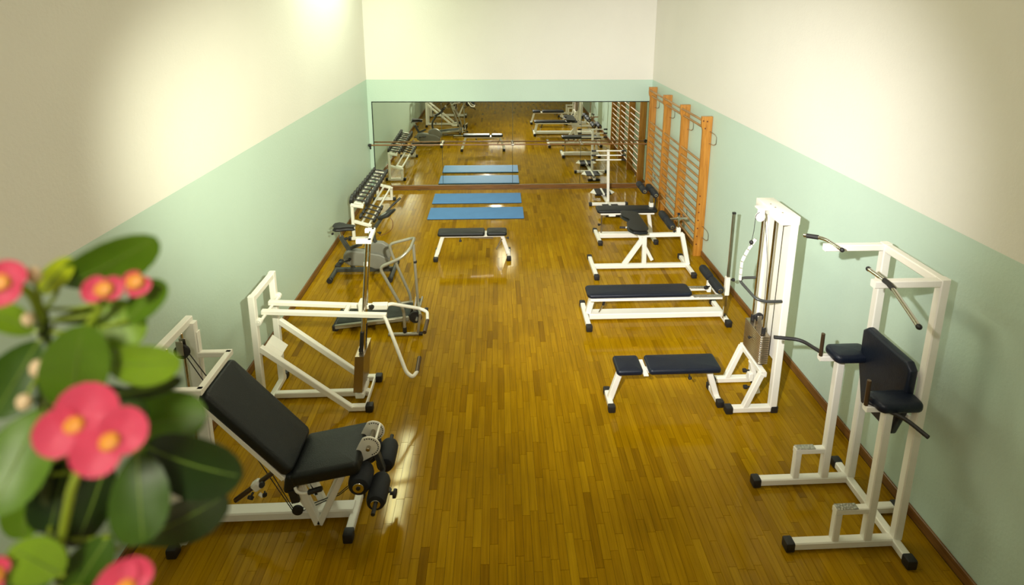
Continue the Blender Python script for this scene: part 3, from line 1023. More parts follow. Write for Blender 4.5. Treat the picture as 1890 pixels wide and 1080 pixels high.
# ================================================================= DUMBBELL RACK
t = thing('dumbbell_rack', 'white two-tier dumbbell rack along left wall near mirror', 'rack', (-2.35, 9.85, 0))
YN, YF = 8.905, 10.84
for y in (YN, YF):
    f = foot_x(t, y, -2.56, -2.10, 0.035, 0.05, True, True, 0.06)
    part(t, 'end_post', tube((-2.462, y, 0.055), (-2.462, y, 0.62), 0.05), WHITE)
    part(t, 'front_post', tube((-2.185, y, 0.055), (-2.185, y, 0.255), 0.05), WHITE)
    part(t, 'lower_arm', tube((-2.44, y, 0.345), (-2.16, y, 0.255), 0.05), WHITE)
    part(t, 'upper_arm', tube((-2.485, y, 0.640), (-2.275, y, 0.605), 0.05), WHITE)
for x, z, n in ((-2.425, 0.648, 'upper_rail'), (-2.295, 0.626, 'upper_rail'), (-2.315, 0.322, 'lower_rail'), (-2.195, 0.284, 'lower_rail')):
    part(t, n, tube((x, YN + 0.02, z), (x, YF - 0.02, z), 0.028, 0.034), WHITE)
for y, x, z in ((YF, -2.255, 0.315),):
    part(t, 'end_tray', rbox((x, y - 0.05, z), (0.15, 0.09, 0.03), 0.005, 1, Matrix.Rotation(math.radians(17), 3, 'Y')), WHITE)
part(t, 'card_holder', rbox((-2.37, YN + 0.03, 0.66), (0.13, 0.07, 0.012), 0.003, 1, Matrix.Rotation(math.radians(10), 3, 'Y')), WHITE)


def dumbbell(lab, y, x, z, r, tilt, hl, group):
    """handle across the rack, one head at each end"""
    d = V((math.cos(tilt), 0, -math.sin(tilt)))
    t = thing('dumbbell', lab, 'dumbbell', (x, y, z), group)
    c = V((x, y, z))
    part(t, 'handle', lathe(c - d * (hl + 0.01), d, [(0, 0), (0, 0.014), (hl * 0.6, 0.014), (hl + 0.01, 0.0165), (hl * 1.4 + 0.02, 0.014), (2 * hl + 0.02, 0.014), (2 * hl + 0.02, 0)], 12), CAST)
    w_ = 0.022 + r * 0.40
    for s in (-1, 1):
        part(t, 'weight_head', lathe(c + d * hl * s, d * s, [(0, 0), (0, r * 0.8), (0.006, r), (w_ - 0.006, r), (w_, r * 0.85), (w_ + 0.003, r * 0.35), (w_ + 0.008, 0)], 18), CAST)
    return t


ORD = ['nearest and largest', 'second', 'third', 'fourth', 'fifth', 'sixth', 'seventh', 'eighth', 'ninth', 'farthest']
for k in range(10):
    r = 0.088 - 0.0042 * k
    lab = 'black dumbbell on upper rack tier, %s from the rack\'s near end' % ORD[k] if 0 < k < 9 else 'black dumbbell, %s on the upper rack tier' % ORD[k]
    dumbbell(lab, 9.040 + 0.189 * k, -2.362, 0.6735, r, math.radians(9.5), 0.104, 'dumbbells on the upper tier')
ORD2 = ['nearest', 'second', 'third', 'farthest']
for k in range(4):
    lab = 'small black dumbbell, %s of four on the lower rack tier' % ORD2[k]
    dumbbell(lab, 9.06 + 0.19 * k, -2.250, 0.3415, 0.05, math.radians(17.5), 0.100, 'dumbbells on the lower tier')

# ================================================================= EXERCISE BIKE
t = thing('exercise_bike', 'grey upright exercise bike with black saddle beside left wall', 'exercise bike', (-2.0, 7.72, 0))
YC = 7.72
for x, n, ya, yb in ((-2.44, 'rear_stabiliser', 7.42, 8.02), (-1.575, 'front_stabiliser', 7.42, 7.98)):
    f = part(t, n, cyl((x, ya, 0.042), (x, yb, 0.042), 0.034), DKTUBE)
    for y in (ya - 0.02, yb - 0.03):
        part(f, 'end_cap', cyl((x, y, 0.0425), (x, y + 0.05, 0.0425), 0.042), RUBBER)
part(t, 'base_beam', tube((-2.42, YC, 0.06), (-1.6, YC, 0.06), 0.06, 0.06), DKTUBE)
part(t, 'body_strut', [tube((-2.17, YC, 0.08), (-2.21, YC, 0.20), 0.05), tube((-1.66, YC, 0.07), (-1.70, YC, 0.20), 0.05)], DKTUBE)
lo = [(-2.303, 0.269), (-2.287, 0.336), (-2.234, 0.386), (-2.111, 0.381), (-1.927, 0.351), (-1.763, 0.322), (-1.661, 0.269), (-1.623, 0.211), (-1.642, 0.132), (-1.733, 0.088), (-1.837, 0.088), (-1.939, 0.131), (-2.042, 0.139), (-2.197, 0.147), (-2.277, 0.194)]
part(t, 'side_housing', prism([(x + 1.97, z - 0.24) for x, z in lo][::-1], 0.13, (-1.97, YC, 0.24), (1, 0, 0), (0, 0, 1), 0.02), HOUSING)
up = [(-1.969, 0.412), (-1.925, 0.468), (-1.82, 0.509), (-1.717, 0.496), (-1.647, 0.446), (-1.598, 0.378), (-1.586, 0.304), (-1.625, 0.235), (-1.768, 0.290), (-1.942, 0.335)]
part(t, 'flywheel_cover', prism([(x + 1.77, z - 0.38) for x, z in up][::-1], 0.085, (-1.77, YC + 0.015, 0.38), (1, 0, 0), (0, 0, 1), 0.02), HOUSING)
part(t, 'seat_tube', [tube((-2.21, YC, 0.36), (-2.33, YC, 0.60), 0.052, 0.058), tube((-2.25, YC, 0.385), (-2.03, YC, 0.475), 0.04, 0.046)], DKTUBE)
knob(t, (-2.30, YC, 0.555), (1, 0, 0.1), 0.02, 0.07)
part(t, 'seat_post', [cyl((-2.32, YC, 0.59), (-2.335, YC, 0.70), 0.018), tube((-2.47, YC, 0.695), (-2.24, YC, 0.695), 0.03, 0.02)], CHROME)
knob(t, (-2.43, YC - 0.02, 0.66), (0, -1, 0), 0.016, 0.04)
sd = [(-0.13, 0.0), (-0.125, 0.06), (-0.09, 0.085), (-0.04, 0.075), (0.0, 0.045), (0.06, 0.024), (0.135, 0.018), (0.15, 0.0), (0.135, -0.018), (0.06, -0.024), (0.0, -0.045), (-0.04, -0.075), (-0.09, -0.085), (-0.125, -0.06)][::-1]
part(t, 'saddle', slab(sd[::-1], 0.06, 0.026, V((-2.275, YC, 0.738)), Matrix.Rotation(math.radians(4), 3, 'Y'), 0.012), RUBBER)
cr_ = part(t, 'crank', [cyl((-2.20, YC - 0.105, 0.262), (-2.20, YC + 0.105, 0.262), 0.02), tube((-2.20, YC - 0.10, 0.262), (-2.345, YC - 0.10, 0.215), 0.024, 0.014), tube((-2.20, YC + 0.10, 0.262), (-2.055, YC + 0.10, 0.30), 0.024, 0.014)], RUBBER)
part(cr_, 'pedal', [rbox((-2.345, YC - 0.155, 0.212), (0.085, 0.09, 0.022), 0.005, 1), pipe([(-2.38, YC - 0.19, 0.215), (-2.35, YC - 0.17, 0.27), (-2.31, YC - 0.13, 0.22)], 0.006, 0.03, 6)], RUBBER)
part(cr_, 'pedal', [rbox((-2.055, YC + 0.155, 0.30), (0.085, 0.09, 0.022), 0.005, 1)], RUBBER)
part(t, 'handle_column', pipe([(-1.735, YC, 0.27), (-1.85, YC, 0.56), (-1.84, YC, 0.70), (-1.72, YC, 0.875)], 0.027, 0.12), DKTUBE)
knob(t, (-1.79, YC - 0.01, 0.66), (1, -0.3, -0.2), 0.02, 0.06)
eo = [(0.135 * math.cos(2 * PI * k / 20), 0.085 * math.sin(2 * PI * k / 20)) for k in range(20)]
rot = Matrix.Rotation(math.radians(-28), 3, 'Y')
cn = part(t, 'console', slab(eo, 0.05, 0.02, V((-1.655, YC, 0.93)), rot), RUBBER)
SCREENM = mat('grey_display', (0.28, 0.27, 0.22), 0.25)
part(cn, 'display', [slab([(0.05 * math.cos(2 * PI * k / 16), 0.035 * math.sin(2 * PI * k / 16)) for k in range(16)], 0.006, 0.002, V((-1.655, YC, 0.93)) + rot @ V((-0.02, 0, 0.028)), rot)], SCREENM, 'grey display')
part(t, 'handle_bar', pipe([(-1.60, 7.60, 0.95), (-1.70, 7.64, 0.90), (-1.72, YC, 0.885), (-1.70, 7.80, 0.90), (-1.58, 7.87, 1.02)], 0.013, 0.04), RUBBER)
part(t, 'hand_grip', cyl((-1.605, 7.598, 0.947), (-1.485, 7.555, 1.075), 0.018), RUBBER)
part(t, 'hand_grip', cyl((-1.585, 7.868, 1.015), (-1.465, 7.925, 1.115), 0.018), RUBBER)
part(t, 'sensor_cord', pipe([(-1.60, 7.67, 0.925), (-1.545, 7.66, 0.86), (-1.545, 7.66, 0.74), (-1.64, 7.665, 0.655), (-1.79, 7.70, 0.60)], 0.0045, 0.08, 6), CORDM, 'thin brown cord looping from the console')

# ================================================================= TREADMILL
t = thing('treadmill', 'grey manual treadmill with bent handrail between bike and lever machine', 'treadmill', (-1.5, 6.37, 0))
ang = math.atan2(0.105, 0.95)
rt = Matrix.Rotation(-ang, 3, 'Y')
part(t, 'deck', rbox((-1.565, 6.385, 0.110), (0.90, 0.34, 0.05), 0.01, 1, rt), BELT)
part(t, 'running_belt', rbox((-1.56, 6.385, 0.126), (0.92, 0.29, 0.035), 0.014, 2, rt), BELT, 'dark running belt')
for y in (6.205, 6.565):
    part(t, 'side_rail', rbox((-1.565, y, 0.114), (0.92, 0.035, 0.055), 0.008, 1, rt), GREYTUBE)
part(t, 'rear_roller_cap', [rbox((-2.03, y, 0.055), (0.04, 0.05, 0.075), 0.01, 1) for y in (6.205, 6.565)], RUBBER)
part(t, 'rear_roller', [cyl((-2.02, 6.22, 0.066), (-2.02, 6.55, 0.066), 0.03), cyl((-2.01, 6.205, 0.036), (-2.01, 6.235, 0.036), 0.036), cyl((-2.01, 6.535, 0.036), (-2.01, 6.565, 0.036), 0.036)], RUBBER)
fw_ = part(t, 'flywheel', lathe((-1.02, 6.145, 0.205), (0, 1, 0), [(0, 0), (0, 0.05), (0.004, 0.074), (0.010, 0.078), (0.03, 0.078), (0.036, 0.07), (0.036, 0)], 24), RUBBER, 'black flywheel')
part(t, 'drive_roller', cyl((-1.02, 6.18, 0.185), (-1.02, 6.60, 0.185), 0.022), RUBBER)
for y in (6.09, 6.635):
    f = part(t, 'base_tube', cyl((-1.345, y, 0.022), (-0.96, y, 0.022), 0.020), GREYTUBE)
    part(f, 'end_cap', [cyl((-0.975, y, 0.024), (-0.93, y, 0.024), 0.024)], RUBBER)
part(t, 'front_strut', tube((-0.985, 6.09, 0.035), (-0.950, 6.09, 0.29), 0.03, 0.03), GREYTUBE)
part(t, 'front_crossbar', [cyl((-0.950, 6.07, 0.29), (-1.015, 6.37, 0.29), 0.017), cyl((-1.0, 6.09, 0.205), (-1.0, 6.635, 0.205), 0.014)], GREYTUBE)
part(t, 'front_post', [cyl((-1.012, 6.36, 0.20), (-1.045, 6.36, 1.075), 0.018)], GREYTUBE)
part(t, 'post_clamp', cyl((-1.030, 6.36, 0.83), (-1.032, 6.36, 0.86), 0.022), RUBBER)
part(t, 'incline_foot', tube((-1.09, 6.54, 0.09), (-1.06, 6.54, 0.26), 0.018, 0.022), WHITE)
part(t, 'handrail', pipe([(-1.147, 6.10, 0.03), (-1.147, 6.10, 0.33), (-1.415, 6.10, 0.91), (-1.16, 6.10, 1.02), (-1.055, 6.17, 1.105), (-1.06, 6.55, 1.075), (-1.11, 6.60, 1.05), (-1.39, 6.60, 0.975), (-1.365, 6.60, 0.84), (-1.147, 6.60, 0.25), (-1.147, 6.60, 0.03)], 0.019, 0.07, 10, 4), GREYTUBE)
part(t, 'rail_foot', [cyl((-1.147, y, 0.0), (-1.147, y, 0.11), 0.024) for y in (6.10, 6.60)], RUBBER)

# ================================================================= LEVER MACHINE (left middle)
t = thing('lever_press_machine', 'white lever machine with twin arms and tall chrome weight rods, left', 'exercise machine', (-1.8, 5.05, 0))
YN, YF = 4.815, 5.285
for y in (YN, YF):
    part(t, 'rear_post', tube((-2.315, y, 0.055), (-2.315, y, 1.29), 0.058, 0.062), WHITE)
    part(t, 'sloping_beam', tube((-2.29, y, 0.742), (-1.465, y, 0.045), 0.05, 0.058), WHITE)
    foot_x(t, y - 0.012 * (1 if y > 5 else -1), -1.495, -1.252, 0.042, 0.056, False, True, 0.075)
    b_ = part(t, 'pivot_bearing', [cyl((-2.275, y - 0.025, 1.018), (-2.275, y + 0.025, 1.018), 0.034), cyl((-2.275, y - 0.028, 1.018), (-2.275, y + 0.028, 1.018), 0.018)], WHITE)
foot_y(t, -2.315, 4.74, 5.40, 0.04, 0.056)
part(t, 'top_crossbar', tube((-2.315, YN + 0.028, 1.26), (-2.315, YF - 0.028, 1.26), 0.058, 0.06), WHITE)
part(t, 'base_beam', tube((-2.285, 5.045, 0.044), (-1.345, 5.045, 0.044), 0.055, 0.06), WHITE)
part(t, 'front_tie_bar', tube((-1.325, YN + 0.02, 0.05), (-1.325, YF - 0.02, 0.05), 0.016, 0.05), WHITE)
rp = Matrix.Rotation(math.radians(40.2), 3, 'Y')
part(t, 'rating_plate', [rbox((-2.18, 4.955, 0.686), (0.185, 0.13, 0.006), 0.0015, 1, rp), rbox((-2.184, 4.868, 0.678), (0.185, 0.06, 0.006), 0.0015, 1, rp @ Matrix.Rotation(math.radians(16), 3, 'X'))], WHITE, 'flat white plate beside the near sloping beam')
part(t, 'pivot_axle', cyl((-2.262, YN + 0.02, 1.018), (-2.262, YF - 0.02, 1.018), 0.016), WHITE)
part(t, 'lever_arm', tube((-2.29, 4.935, 1.052), (-1.10, 4.935, 0.985), 0.046, 0.046), WHITE)
part(t, 'lever_arm', tube((-2.295, 5.115, 1.045), (-1.13, 5.115, 0.972), 0.046, 0.046), WHITE)
part(t, 'arm_tie', [tube((-1.50, 4.95, 1.01), (-1.50, 5.10, 1.01), 0.04, 0.03)], WHITE)
part(t, 'arm_collar', rbox((-1.20, 5.112, 0.985), (0.16, 0.062, 0.058), 0.006, 1), WHITE)
knob(t, (-1.30, 5.09, 1.0), (0.6, -0.5, 0), 0.024, 0.05)
h_ = part(t, 'arm_handle', pipe([(-1.135, 4.935, 0.99), (-1.10, 4.90, 0.965), (-0.865, 4.585, 0.60), (-0.80, 4.545, 0.575), (-0.765, 4.60, 0.60)], 0.0175, 0.07), WHITE)
part(h_, 'hand_grip', cyl((-0.768, 4.59, 0.597), (-0.772, 4.80, 0.605), 0.021), BROWNPIPE, 'dark brown grip')
h_ = part(t, 'arm_handle', pipe([(-1.16, 5.12, 0.975), (-1.10, 5.16, 0.98), (-0.86, 5.50, 0.715), (-0.775, 5.47, 0.69), (-0.752, 5.28, 0.70)], 0.0175, 0.08), WHITE)
part(h_, 'hand_grip', cyl((-0.752, 5.29, 0.70), (-0.755, 5.07, 0.70), 0.021), BROWNPIPE, 'dark brown grip')
# leaning weight tower
TL = V((0.098, 0, 1)).normalized()


def lean(x0, z):   # x on the leaning tower axis at height z
    return x0 + (z - 0.17) * 0.098


part(t, 'stack_casing', [( [V((lean(-1.455, z) + dx, y, z)) for z in (0.17, 0.575) for dx, y in ((0, 4.875), (0.088, 4.875), (0.088, 5.19), (0, 5.19))],
                           [(0, 1, 2, 3), (4, 5, 6, 7), (0, 1, 5, 4), (1, 2, 6, 5), (2, 3, 7, 6), (3, 0, 4, 7)])], PLATEM, 'smooth bronze weight stack casing')
part(t, 'stack_cushion', [cyl((-1.405, y, 0.13), (-1.405, y, 0.17), 0.03) for y in (4.95, 5.11)], RUBBER)
part(t, 'stack_pedestal', [rbox((-1.405, 5.03, 0.10), (0.09, 0.24, 0.06), 0.006, 1), tube((-1.40, 5.03, 0.085), (-1.33, 5.03, 0.06), 0.05, 0.03)], WHITE)
for y in (4.955, 5.105):
    part(t, 'guide_rod', cyl((lean(-1.412, 0.57), y, 0.57), (lean(-1.412, 1.80), y, 1.80), 0.012), CHROME)
part(t, 'lifting_rod', cyl((lean(-1.395, 0.57), 4.985, 0.57), (lean(-1.415, 1.50), 4.985, 1.50), 0.017), CHROME)
part(t, 'rod_cap', cyl((lean(-1.415, 1.49), 4.985, 1.49), (lean(-1.415, 1.53), 4.985, 1.53), 0.021), WHITE)
part(t, 'stack_head', [tube((lean(-1.412, 0.575), 4.94, 0.60), (lean(-1.412, 0.575), 5.12, 0.60), 0.04, 0.04)] + [cyl((lean(-1.412, 0.58), y, 0.58), (lean(-1.412, 0.80), y, 0.80), 0.02) for y in (4.955, 5.105)], RUBBER)
part(t, 'carriage', [rbox((-1.352, 5.025, 1.035), (0.06, 0.11, 0.13), 0.008, 1)], WHITE)
ht = part(t, 'tower_header', [tube((-1.335, 4.895, 1.79), (-1.195, 4.895, 1.79), 0.045, 0.04), tube((-1.212, 4.875, 1.79), (-1.232, 5.165, 1.79), 0.036, 0.04), tube((-1.31, 5.145, 1.79), (-1.225, 5.145, 1.79), 0.045, 0.04)], WHITE)

# ================================================================= LEG EXTENSION MACHINE (front left)
t = thing('leg_extension_machine', 'white leg-extension machine with large black reclined seat at front left', 'exercise machine', (-1.8, 3.68, 0))
YC = 3.675
part(t, 'base_beam', tube((-2.38, YC, 0.06), (-1.15, YC, 0.06), 0.10, 0.075), WHITE)
foot_y(t, -1.142, 3.425, 3.885, 0.045, 0.06, 0.075)
foot_y(t, -2.395, 3.36, 4.0, 0.045, 0.06, 0.075)
for y in (3.595, 3.755):
    part(t, 'seat_strut', [tube((-1.41, y, 0.025), (-1.545, y, 0.46), 0.045, 0.055), tube((-1.395, y, 0.025), (-1.155, y, 0.555), 0.045, 0.05)], WHITE)
# seat
sr = Matrix.Rotation(-math.atan2(0.09, 0.46), 3, 'Y')
part(t, 'seat_pad', cushion(-0.255, 0.255, -0.215, 0.215, 0, 0.11, 0.035, 0.03, sr, (-1.285, YC, 0.585)), BLACKV)
part(t, 'seat_frame', rbox((-1.28, YC, 0.520), (0.40, 0.30, 0.03), 0.006, 1, sr), WHITE)
# back rest
bd = V((-2.065 + 1.505, 0, 1.305 - 0.625))
ba = math.atan2(bd.z, -bd.x)
brot = Matrix.Rotation(ba, 3, 'Y')
nrm = V((bd.z, 0, -bd.x)).normalized()
mid = V(((-2.065 - 1.505) / 2, YC, (1.305 + 0.625) / 2)) - nrm * 0.045
L_ = bd.length
part(t, 'back_pad', cushion(-L_ / 2, L_ / 2, -0.215, 0.215, 0, 0.09, 0.05, 0.03, brot, mid), BLACKV)
bk = -nrm * 0.065
for y in (3.485, 3.865):
    part(t, 'back_rail', tube(V((-2.075, y, 1.285)) + bk * 1.15, V((-1.53, y, 0.60)) + bk * 1.15, 0.03, 0.035), WHITE)
part(t, 'back_support_strut', [tube((-1.90, 3.60, 0.98), (-1.46, 3.60, 0.14), 0.035, 0.04), tube((-1.90, 3.75, 0.98), (-1.46, 3.75, 0.14), 0.035, 0.04)], WHITE)
part(t, 'adjuster_tube', [cyl((-2.03, 3.62, 0.235), (-1.64, 3.62, 0.545), 0.020)], BROWNPIPE, 'brown adjusting tube')
part(t, 'adjuster_collar', [rbox((-1.85, 3.615, 0.375), (0.075, 0.06, 0.07), 0.012, 1, Matrix.Rotation(math.radians(-38), 3, 'Y')), cyl((-1.83, 3.59, 0.32), (-1.80, 3.58, 0.30), 0.012)], WHITE)
knob(t, (-1.875, 3.59, 0.335), (-0.2, -0.8, -0.5), 0.022, 0.05)
knob(t, (-1.80, 3.60, 0.41), (0.2, -0.8, 0.3), 0.02, 0.05)
knob(t, (-1.785, 3.585, 0.345), (0.3, -0.8, -0.2), 0.016, 0.04)
# side handle
h_ = part(t, 'side_handle', pipe([(-1.53, 3.50, 0.50), (-1.50, 3.475, 0.44), (-1.455, 3.475, 0.425), (-1.40, 3.475, 0.438)], 0.012, 0.03), WHITE)
part(h_, 'hand_grip', cyl((-1.415, 3.475, 0.433), (-1.315, 3.475, 0.463), 0.019), RUBBER, 'black rubber grip')
part(t, 'seat_rear_block', [rbox((-1.545, YC, 0.495), (0.10, 0.40, 0.17), 0.03, 3, Matrix.Rotation(math.radians(10), 3, 'Y'))], BLACKV)
part(t, 'seat_bracket', [tube((-1.535, 3.485, 0.45), (-1.515, 3.485, 0.345), 0.03, 0.06)], RUBBER)
# gauge plates
hol = disc_outline(0.088, 22, -75, 120)
gpl = hol + [(-0.075, 0.02), (-0.16, -0.16), (-0.125, -0.17)]
for y in (3.595, 3.755):
    g = part(t, 'gauge_plate', prism(gpl, 0.009, (-0.985, y, 0.705), (1, 0, 0), (0, 0, 1), 0.002), WHITE)
    part(g, 'gauge_hole', [cyl((-0.985 + 0.072 * math.cos(math.radians(a)), y - 0.0062, 0.705 + 0.072 * math.sin(math.radians(a))), (-0.985 + 0.072 * math.cos(math.radians(a)), y - 0.0042, 0.705 + 0.072 * math.sin(math.radians(a))), 0.0055, 8) for a in range(-70, 120, 14)]
         + [cyl((-0.985, y - 0.0065, 0.705), (-0.985, y - 0.004, 0.705), 0.011, 10)], RUBBER)
part(t, 'gauge_spacer', cyl((-0.93, 3.60, 0.765), (-0.93, 3.75, 0.765), 0.009), WHITE)
part(t, 'pivot_axle', cyl((-0.985, 3.56, 0.705), (-0.985, 3.80, 0.705), 0.016), STEEL)
part(t, 'leg_lever', [tube((-0.985, 3.675, 0.70), (-0.905, 3.675, 0.42), 0.05, 0.04), tube((-0.985, 3.675, 0.56), (-1.04, 3.675, 0.50), 0.04, 0.04), tube((-1.08, 3.675, 0.55), (-1.0, 3.675, 0.66), 0.06, 0.05)], DKTUBE)
roller_pair(t, -0.90, 0.425, 3.36, 3.93, 0.073, gap=0.10, tip=0.085, rod=0.016)
roller_pair(t, -1.035, 0.50, 3.43, 3.90, 0.085, gap=0.10, tip=0.01, rod=0.016)
part(t, 'lock_bar', [tube((-0.90, 3.62, 0.35), (-0.845, 3.60, 0.285), 0.03, 0.03)], DKTUBE)
knob(t, (-0.845, 3.60, 0.27), (1, -0.1, -0.05), 0.032, 0.05)
# tower
for y in (3.445, 3.895):
    part(t, 'tower_post', tube((-2.36, y, 0.06), (-2.36, y, 1.60), 0.05, 0.10), WHITE)
part(t, 'tower_top_bar', tube((-2.37, 3.42, 1.61), (-2.37, 3.92, 1.61), 0.055, 0.06), WHITE)
part(t, 'tower_panel', box(-2.31, -2.30, 3.88, 3.92, 0.1, 1.52, 0.002), WHITE)
for y in (3.575, 3.765):
    part(t, 'guide_rod', cyl((-2.35, y, 0.12), (-2.35, y, 1.59), 0.012), CHROME)
for k in range(12):
    z = 0.14 + k * 0.028
    part(t, 'weight_plate', box(-2.40, -2.30, 3.52, 3.82, z, z + 0.025, 0.003), CAST)
p = part(t, 'top_pulley', lathe((-2.31, 3.672, 1.49), (0, 1, 0), [(0, 0), (0, 0.045), (0.004, 0.056), (0.013, 0.048), (0.022, 0.056), (0.026, 0.045), (0.026, 0)], 18), RUBBER, 'black top pulley')
part(p, 'pulley_fork', [box(-2.335, -2.285, 3.662, 3.667, 1.47, 1.585, 0.002), box(-2.335, -2.285, 3.702, 3.707, 1.47, 1.585, 0.002)], STEEL)
part(t, 'back_stay', [tube((-2.335, 3.895, 1.325), (-2.07, 3.895, 1.325), 0.045), tube((-2.09, 3.46, 1.325), (-2.09, 3.90, 1.325), 0.045), tube((-2.335, 3.465, 1.325), (-2.07, 3.465, 1.325), 0.045)], WHITE)
p = part(t, 'base_pulley', lathe((-1.565, 3.60, 0.13), (0, 1, 0), [(0, 0), (0, 0.03), (0.004, 0.042), (0.012, 0.035), (0.02, 0.042), (0.024, 0.03), (0.024, 0)], 16), RUBBER, 'black base pulley')
part(t, 'cable', [pipe([(-2.26, 3.685, 1.47), (-1.98, 3.68, 0.95), (-1.60, 3.612, 0.15)], 0.0035, 0), pipe([(-2.28, 3.685, 1.44), (-2.02, 3.68, 0.90), (-1.605, 3.612, 0.13)], 0.0035, 0),
                  pipe([(-1.53, 3.612, 0.12), (-1.25, 3.65, 0.22), (-1.0, 3.67, 0.42)], 0.0035, 0), pipe([(-1.53, 3.612, 0.15), (-1.25, 3.65, 0.235), (-1.0, 3.67, 0.45)], 0.0035, 0)], RUBBER, 'thin dark cable')

# ================================================================= FLOWERING PLANT ON THE PARAPET
t = thing('flowering_plant', 'leafy green plant with pink flowers in the left foreground', 'plant', (-0.37, 0.385, 3.37))
LEAFN = {}


def leaf_mat(i):
    m, nt, b = nodes('leaf_green_%d' % i)
    L = nt.links.new
    a = [(0.014, 0.038, 0.003), (0.05, 0.12, 0.005), (0.12, 0.25, 0.010), (0.23, 0.39, 0.02), (0.50, 0.60, 0.02)][i]  # leaf greens from dark to yellow, with lamplight and shade painted in
    tc = nt.nodes.new('ShaderNodeTexCoord')
    nz = nt.nodes.new('ShaderNodeTexNoise')
    nz.inputs['Scale'].default_value = 45
    L(tc.outputs['Object'], nz.inputs['Vector'])
    mx = nt.nodes.new('ShaderNodeMix')
    mx.data_type = 'RGBA'
    mx.inputs[6].default_value = tuple(c * 0.8 for c in a) + (1,)
    mx.inputs[7].default_value = tuple(c * 1.2 for c in a) + (1,)
    L(nz.outputs['Fac'], mx.inputs[0])
    L(mx.outputs[2], b.inputs['Base Color'])
    b.inputs['Roughness'].default_value = 0.42
    tr = nt.nodes.new('ShaderNodeBsdfTranslucent')
    tr.inputs['Color'].default_value = (min(1, a[0] * 1.6), min(1, a[1] * 1.5), a[2], 1)
    ms = nt.nodes.new('ShaderNodeMixShader')
    ms.inputs[0].default_value = 0.3
    out = nt.nodes['Material Output']
    L(b.outputs[0], ms.inputs[1])
    L(tr.outputs[0], ms.inputs[2])
    L(ms.outputs[0], out.inputs['Surface'])
    return m


LM = [leaf_mat(i) for i in range(5)]
RIBM = mat('leaf_midrib', (0.16, 0.26, 0.03), 0.5)
STEMM = mat('plant_stem', (0.05, 0.075, 0.015), 0.6, var=0.3, scale=60, bump=0.4)
STALKM = mat('flower_stalk', (0.26, 0.36, 0.02), 0.45)


def petal_mat():
    m, nt, b = nodes('pink_petal')
    L = nt.links.new
    tc = nt.nodes.new('ShaderNodeTexCoord')
    nz = nt.nodes.new('ShaderNodeTexNoise')
    nz.inputs['Scale'].default_value = 60
    L(tc.outputs['Object'], nz.inputs['Vector'])
    mx = nt.nodes.new('ShaderNodeMix')
    mx.data_type = 'RGBA'
    mx.inputs[6].default_value = (0.74, 0.055, 0.13, 1)
    mx.inputs[7].default_value = (0.86, 0.13, 0.24, 1)
    L(nz.outputs['Fac'], mx.inputs[0])
    L(mx.outputs[2], b.inputs['Base Color'])
    b.inputs['Roughness'].default_value = 0.55
    tr = nt.nodes.new('ShaderNodeBsdfTranslucent')
    tr.inputs['Color'].default_value = (0.9, 0.13, 0.22, 1)
    ms = nt.nodes.new('ShaderNodeMixShader')
    ms.inputs[0].default_value = 0.35
    L(b.outputs[0], ms.inputs[1])
    L(tr.outputs[0], ms.inputs[2])
    L(ms.outputs[0], nt.nodes['Material Output'].inputs['Surface'])
    return m


PETAL = petal_mat()
EYE = mat('flower_eye', (0.75, 0.30, 0.03), 0.5)
BUDM = mat('bud_cream', (0.72, 0.55, 0.33), 0.5)

